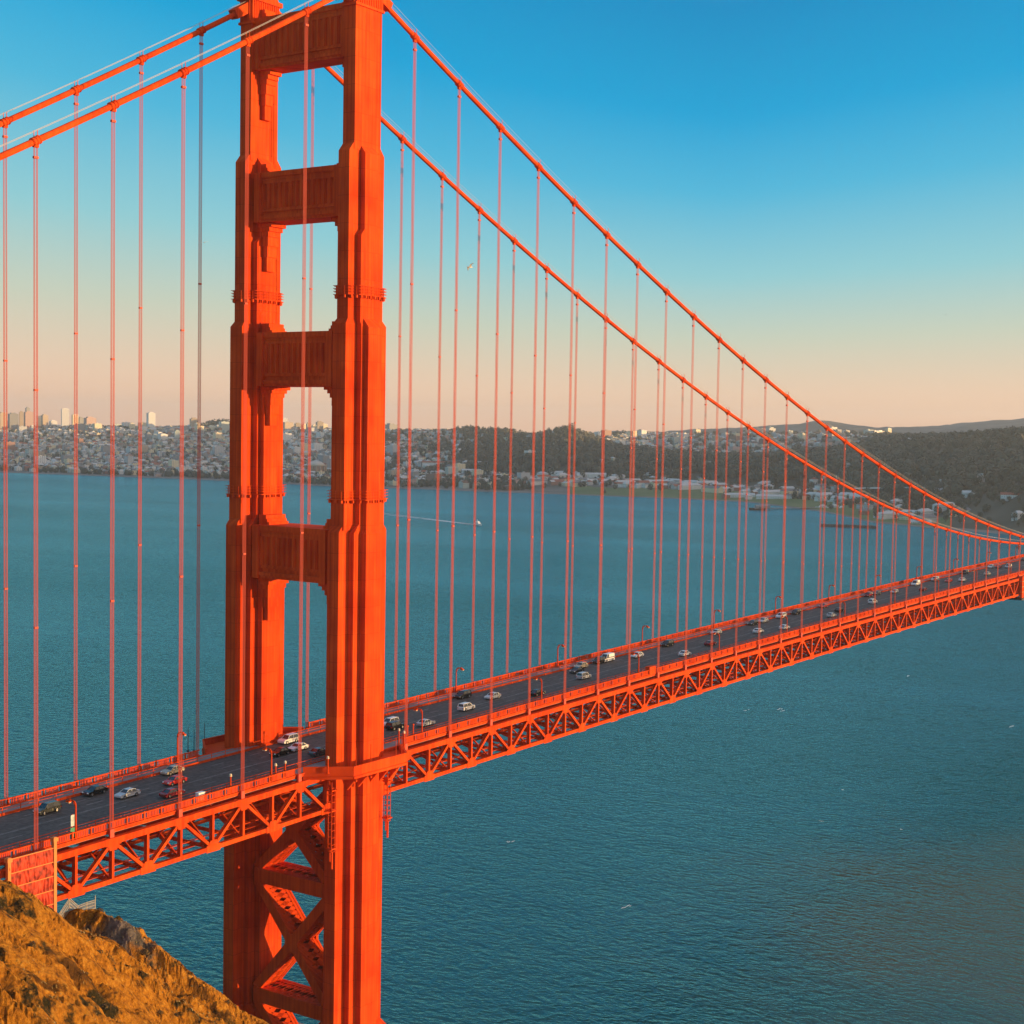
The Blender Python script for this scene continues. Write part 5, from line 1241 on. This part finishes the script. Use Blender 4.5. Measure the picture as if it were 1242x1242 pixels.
LEAF = [mat('leaf_dark', (0.060, 0.074, 0.050), 0.95), mat('leaf_mid', (0.090, 0.102, 0.066), 0.95), mat('leaf_olive', (0.12, 0.116, 0.078), 0.95)]
M['bark'] = mat('bark', (0.06, 0.045, 0.035), 0.9)
def crowns(pos, r, h):
    """ragged crowns: jittered faces, each torn a little apart from its neighbours"""
    n = len(pos); base = IV[IF]                                          # 80,3,3
    V = np.repeat(base[None], n, 0); V = V*(1+rng.uniform(-0.34, 0.34, (n, 80, 1, 1))) + rng.uniform(-0.12, 0.12, (n, 80, 3, 3))
    V = V*np.stack([r, r, h*0.5], 1)[:, None, None, :] + pos[:, None, None, :]
    return V.reshape(-1, 3)
TR = np.array([(t[0], t[1], t[2], t[3], t[4]) for t in TREES]); TZ = GRID_Z(TR[:, 0], TR[:, 1])
inview = (TR[:, 2] > Y[0]-0.3) & (TR[:, 2] < Y[1242]+0.2)
order = np.argsort(np.where(inview, TR[:, 4], 1e9)); pick = order[:150]; rest = np.setdiff1d(np.arange(len(TR)), pick)
for n_, i in enumerate(pick):
    x, y, z = TR[i, 0], TR[i, 1], TZ[i]; hgt = rng.uniform(8, 14); r_ = hgt*rng.uniform(0.3, 0.45)
    o = empty('tree', (x, y, z))
    V = crowns(np.array([[0, 0, hgt*0.62]]), np.array([r_]), np.array([hgt*0.78])); mesh_np('crown', V, np.arange(len(V)).reshape(-1, 3), LEAF, o, mi=rng.integers(0, 3, len(V)//3))
    mb = MB(); mb.tube([(0, 0, -1), (0, 0, hgt*0.3), (0.2, 0.1, hgt*0.7)], [0.5, 0.35, 0.15], 6); mb.beam((0, 0, hgt*0.3), (r_*0.5, 0.2, hgt*0.55), 0.2, 0.2); mb.build('trunk', M['bark'], o)
    tag(o, f'small dark bushy tree on the far shore {where(TR[i, 2])}', 'tree', 'trees on the far shore')
hgt = rng.uniform(9, 19, len(rest))*np.where((TR[rest, 2] > Y[560]) & (TR[rest, 3] > 1.2), 1.25, 0.75); r_ = hgt*rng.uniform(0.32, 0.5, len(rest))
V = crowns(np.stack([TR[rest, 0], TR[rest, 1], TZ[rest]+hgt*0.5], 1), r_, hgt)
mi = np.repeat(rng.integers(0, 3, len(rest)), 80)
tag(mesh_np('woods', V, np.arange(len(V)).reshape(-1, 3), LEAF, mi=mi), 'dark woods and street trees covering the far shore', 'woods', kind='stuff')
V = crowns(*SCRUB); tag(mesh_np('scrub', V, np.arange(len(V)).reshape(-1, 3), [mat('scrub_dark', (0.05, 0.035, 0.012), 0.9), mat('scrub_brown', (0.13, 0.075, 0.02), 0.9)], mi=rng.integers(0, 2, len(V)//3)), 'low dark scrub on the near hillside', 'scrub', kind='stuff')
# park trees crowning a skyline hill left of the tower
for n_, (u, v, D) in enumerate(((247, 513, 5500), (253, 511, 5520), (259, 510, 5520), (265, 509, 5520), (271, 509, 5520), (276, 510, 5520), (140, 517, 5600), (146, 516, 5600), (152, 518, 5600))):
    pb = at_dist(u, v, D); z = float(GRID_Z([pb.x], [pb.y])[0]); hgt = max(10.0, pb.z-z)
    o = empty('tree', (pb.x, pb.y, z)); V = crowns(np.array([[0, 0, hgt*0.6]]), np.array([11.5]), np.array([hgt*0.9])); mesh_np('crown', V, np.arange(len(V)).reshape(-1, 3), LEAF, o, mi=rng.integers(0, 3, len(V)//3))
    mb = MB(); mb.tube([(0, 0, -1), (0, 0, hgt*0.7)], [0.9, 0.3], 6); mb.build('trunk', M['bark'], o)
    tag(o, 'broad dark tree in the clump on the skyline hill left of the tower', 'tree', 'skyline trees')

# ------------------------------------------------------------------ shore works: pier, breakwater, viaduct
def line_3d(u0, v0, u1, v1, z): return at_z(u0, v0, z), at_z(u1, v1, z)
a, b = line_3d(914, 616.5, 990, 615.5, 3.0)
pr = empty('pier', (a.x, a.y, 0)); tag(pr, 'long low timber pier with a dark boat at its outer end', 'pier'); d = b-a; rz_ = math.atan2(d.y, d.x); pr.rotation_euler = (0, 0, rz_); Lp = math.hypot(d.x, d.y)
mb = MB(); mb.box(0, Lp, -4, 4, 2.4, 3.2); mb.build('deck', M['walk'], pr)
mb = MB()
for k in range(int(Lp/9)):
    for s in (-3.2, 3.2): mb.tube([(k*9+2, s, -3), (k*9+2, s, 2.4)], 0.55, 6)
mb.build('piles', M['dark'], pr)
mb = MB(); mb.box(4, 34, -3.4, 3.4, 3.2, 7.5); mb.extr([(-3.8, 7.4), (3.8, 7.4), (0, 9.4)], 'x', 3.4, 34.6); mb.build('shed', WM['grey'], pr)
a, b = line_3d(996, 637.5, 1062, 640, 1.0)
bw = empty('breakwater', (a.x, a.y, 0)); tag(bw, 'long dark stone breakwater low in the water at right', 'breakwater'); d = b-a; bw.rotation_euler = (0, 0, math.atan2(d.y, d.x)); Lb = math.hypot(d.x, d.y)
V = []; Fq_ = []; nb = 70
for k in range(nb+1):
    for yv, zv in ((-9, -2), (-5.5, 1.5), (-2.5, 3.6), (2.5, 3.7), (5.5, 1.4), (9, -2)):
        V.append((k*Lb/nb+rng.uniform(-0.8, 0.8), yv+rng.uniform(-0.9, 0.9), zv+rng.uniform(-0.7, 0.7)))
for k in range(nb):
    for j in range(5): p_ = k*6+j; Fq_.append((p_, p_+6, p_+7, p_+1))
mesh_np('stones', V, Fq_, mat('wet_stone', (0.05, 0.05, 0.048), 0.9, var=0.5, scale=0.2), bw)
a = at_dist(1040, 592, 3120); b = at_dist(1150, 590.5, 2950)
va = empty('viaduct', (a.x, a.y, a.z)); tag(va, 'pale straight road viaduct crossing the trees at right', 'viaduct'); d = b-a; va.rotation_euler = (0, 0, math.atan2(d.y, d.x)); Lv = math.hypot(d.x, d.y)
mb = MB(); mb.add([(0, -9, -1.6), (Lv, -9, d.z-1.6), (Lv, 9, d.z-1.6), (0, 9, -1.6), (0, -9, 1.0), (Lv, -9, d.z+1.0), (Lv, 9, d.z+1.0), (0, 9, 1.0)], [(0,3,2,1),(4,5,6,7),(0,1,5,4),(1,2,6,5),(2,3,7,6),(3,0,4,7)]); mb.build('deck', M['white'], va)
for k in range(9):
    f_ = (k+0.5)/9; mb = MB(); mb.box(Lv*f_-1.2, Lv*f_+1.2, -6, 6, -45, d.z*f_-1.6); mb.build('pillar', M['concrete'], va)

# ------------------------------------------------------------------ boats, wake, birds
def boat(u, v, heading, L_, label, hullm, cabm, tall=1.0, name='ferry_boat', cat='boat'):
    p = at_z(u, v, 0); o = empty(name, (p.x, p.y, 0), heading); tag(o, label, cat); B = L_*0.27
    mb = MB(); out = [(-0.5, -0.42), (0.15, -0.5), (0.38, -0.3), (0.5, 0), (0.38, 0.3), (0.15, 0.5), (-0.5, 0.42)]
    n = len(out); vs = [(x*L_*0.95, y*B*0.8, -0.6) for x, y in out] + [(x*L_, y*B, 0.1*L_+0.03*L_*max(0, x*2)) for x, y in out]
    mb.add(vs, [tuple(range(n-1, -1, -1)), tuple(range(n, 2*n))] + [(i, (i+1) % n, n+(i+1) % n, n+i) for i in range(n)]); mb.build('hull', hullm, o)
    dz = 0.1*L_; mb = MB(); mb.frustum((-0.42*L_, 0.2*L_, -0.38*B, 0.38*B), dz, (-0.42*L_, 0.14*L_, -0.36*B, 0.36*B), dz+0.12*L_*tall)
    mb.frustum((-0.3*L_, 0.08*L_, -0.3*B, 0.3*B), dz+0.12*L_*tall, (-0.28*L_, 0.02*L_, -0.28*B, 0.28*B), dz+0.22*L_*tall); mb.build('cabin', cabm, o)
    mb = MB(); mb.box(-0.38*L_, 0.12*L_, -0.385*B, 0.385*B, dz+0.05*L_*tall, dz+0.085*L_*tall); mb.build('window_band', M['glass'], o)
    mb = MB(); mb.tube([(-0.15*L_, 0, dz+0.22*L_*tall), (-0.15*L_, 0, dz+0.36*L_*tall)], 0.012*L_, 6); mb.beam((-0.15*L_, -0.1*B, dz+0.31*L_*tall), (-0.15*L_, 0.1*B, dz+0.31*L_*tall), 0.15, 0.15); mb.build('mast', cabm, o)
    return o
fp_ = at_z(580, 637, 0); wp_ = at_z(455, 622, 0); hd = math.atan2(fp_.y-wp_.y, fp_.x-wp_.x)
boat(580, 637, hd, 19, 'white ferry boat heading right with a long foam wake', M['white'], M['white'], 0.9)
dvec = (fp_-wp_); Lw = dvec.length; dn = dvec.normalized(); sd = Vector((-dn.y, dn.x, 0)); V = []; Fq_ = []; nk = 90
for arm in (-1, 1):
    b0 = len(V)
    for k in range(nk+1):
        f_ = k/nk; c_ = fp_-dn*(6+Lw*f_) + sd*(arm*(1.0+f_*7)); wd = (4.2-3.0*f_)*(0.75+0.45*noise.noise(Vector((k*0.7, arm, 0)))) + 0.15
        V += [c_-sd*wd+Vector((0, 0, 0.15)), c_+sd*wd+Vector((0, 0, 0.15))]
    for k in range(nk):
        if noise.noise(Vector((k*0.9, arm*5, 2))) > -0.25 or k < 40: Fq_.append((b0+2*k, b0+2*k+1, b0+2*k+3, b0+2*k+2))
M['foam'] = mat('foam', (0.7, 0.74, 0.74), 0.9)
tag(mesh_np('wake_foam', [tuple(v) for v in V], Fq_, M['foam']), 'long white wake trailing behind the ferry boat', 'wake', kind='stuff')
boat(918, 618.5, 2.4, 30, 'dark low boat moored at the outer end of the pier', M['dark'], WM['grey'], 0.8, 'moored_boat')
for i, (u, v, L_) in enumerate(((996, 616.5, 22), (1010, 617, 26), (1003, 612, 18), (1020, 618, 20))):
    boat(u, v, 2.2+0.3*i, L_, ('white motor boat moored just past the pier, leftmost of the group', 'largest white motor boat moored past the pier', 'small white motor boat inshore of the moored group', 'white motor boat moored at the right of the group past the pier')[i], M['white'], M['white'], 1.0, 'motor_boat')
def gull(u, v, D, rz, bank, label, m, span=1.3):
    p = at_dist(u, v, D); o = empty('gull' if m == M['gull'] else 'bird', (p.x, p.y, p.z), rz); tag(o, label, 'bird', 'birds over the strait')
    k = span/1.3; mb = MB(); mb.tube([(-0.26*k, 0, 0), (-0.16*k, 0, 0.01), (0.02*k, 0, 0.0), (0.15*k, 0, 0.02), (0.2*k, 0, 0.03), (0.25*k, 0, 0.03), (0.31*k, 0, 0.02)], [0.02*k, 0.05*k, 0.075*k, 0.055*k, 0.05*k, 0.04*k, 0.008*k], 8)
    mb.add([(-0.22*k, -0.03, 0), (-0.22*k, 0.03, 0), (-0.4*k, 0.09*k, 0.0), (-0.4*k, -0.09*k, 0.0), (-0.3*k, 0, 0.02)], [(0, 1, 2, 3), (0, 4, 3), (1, 2, 4)])
    for s in (-1, 1):
        w = [(0.11*k, s*0.05*k, 0.03), (-0.08*k, s*0.05*k, 0.03), (0.13*k, s*0.32*k, 0.11*k+bank*s*0.1), (-0.05*k, s*0.32*k, 0.11*k+bank*s*0.1), (-0.06*k, s*0.66*k, 0.05*k+bank*s*0.25), (-0.1*k, s*0.62*k, 0.05*k+bank*s*0.24)]
        w2 = [(a, b_, c-0.02*k) for a, b_, c in w]
        mb.add(w+w2, [(0, 1, 3, 2), (2, 3, 5, 4), (6, 8, 9, 7), (8, 10, 11, 9), (0, 2, 8, 6), (2, 4, 10, 8), (1, 7, 9, 3), (3, 9, 11, 5), (4, 5, 11, 10)])
    mb.build('body', m, o)
gull(570, 324, 200, 2.6, 1.6, 'white gull gliding in the sky right of the tower', M['gull'], 1.9)
gull(248, 294, 300, 0.9, -0.6, 'white gull in the sky beside the dark suspender rope left of the tower', M['gull'], 1.4)
gull(1147, 382, 420, 0.5, 0.3, 'tiny dark bird high in the sky at right', M['darkbird'], 1.0)
for i, (u, v) in enumerate(((996, 996), (1022, 958), (1093, 1006), (1228, 880))):
    pz = at_z(u, v, 3.0); gull(u, v, math.hypot(pz.x-CAM.x, pz.y-CAM.y), 0.4+i, 0.4, ('white gull low over the water, leftmost of the scattered ones at lower right', 'white gull low over the water, upper one of the scattered ones at lower right', 'faint white gull over the olive-brown water at lower right', 'white gull low over the water at the right edge below the bridge')[i], M['gull'], 1.8)
# a few breaking crests
V, Fq_ = [], []
for k, (u, v) in enumerate(((950, 862), (1226, 881), (905, 861), (945, 860), (620, 1020), (760, 1100), (1100, 820))):
    p = at_z(u, v, 0.15); Lc = rng.uniform(1.5, 3.5)
    for j in range(5):
        b0 = len(V); cx_, cy_ = p.x+rng.uniform(-Lc, Lc), p.y+rng.uniform(-0.8, 0.8); s_ = rng.uniform(0.3, 0.8)
        V += [(cx_-s_*2, cy_, 0.12), (cx_, cy_-s_*0.4, 0.12), (cx_+s_*2, cy_+0.1, 0.12), (cx_, cy_+s_*0.4, 0.16)]; Fq_.append((b0, b0+1, b0+2, b0+3))
tag(mesh_np('foam_crests', V, Fq_, M['foam']), 'scattered small breaking crests on the strait', 'foam', kind='stuff')

# ------------------------------------------------------------------ the air
HAZE = 5.0e-5
m = bpy.data.materials.new('haze_air'); m.use_nodes = True; nt = m.node_tree
for n in list(nt.nodes):
    if n.type != 'OUTPUT_MATERIAL': nt.nodes.remove(n)
pv = nt.nodes.new('ShaderNodeVolumePrincipled'); pv.inputs['Color'].default_value = (0.8, 0.9, 0.97, 1); pv.inputs['Density'].default_value = HAZE; pv.inputs['Anisotropy'].default_value = 0.2
nt.links.new(pv.outputs[0], [n for n in nt.nodes if n.type == 'OUTPUT_MATERIAL'][0].inputs['Volume'])
mb = MB(); mb.box(-14000, 14000, -14000, 14000, -26, 330); hz = mb.build('haze', m); tag(hz, 'evening haze over the strait and the city', 'haze', kind='stuff')
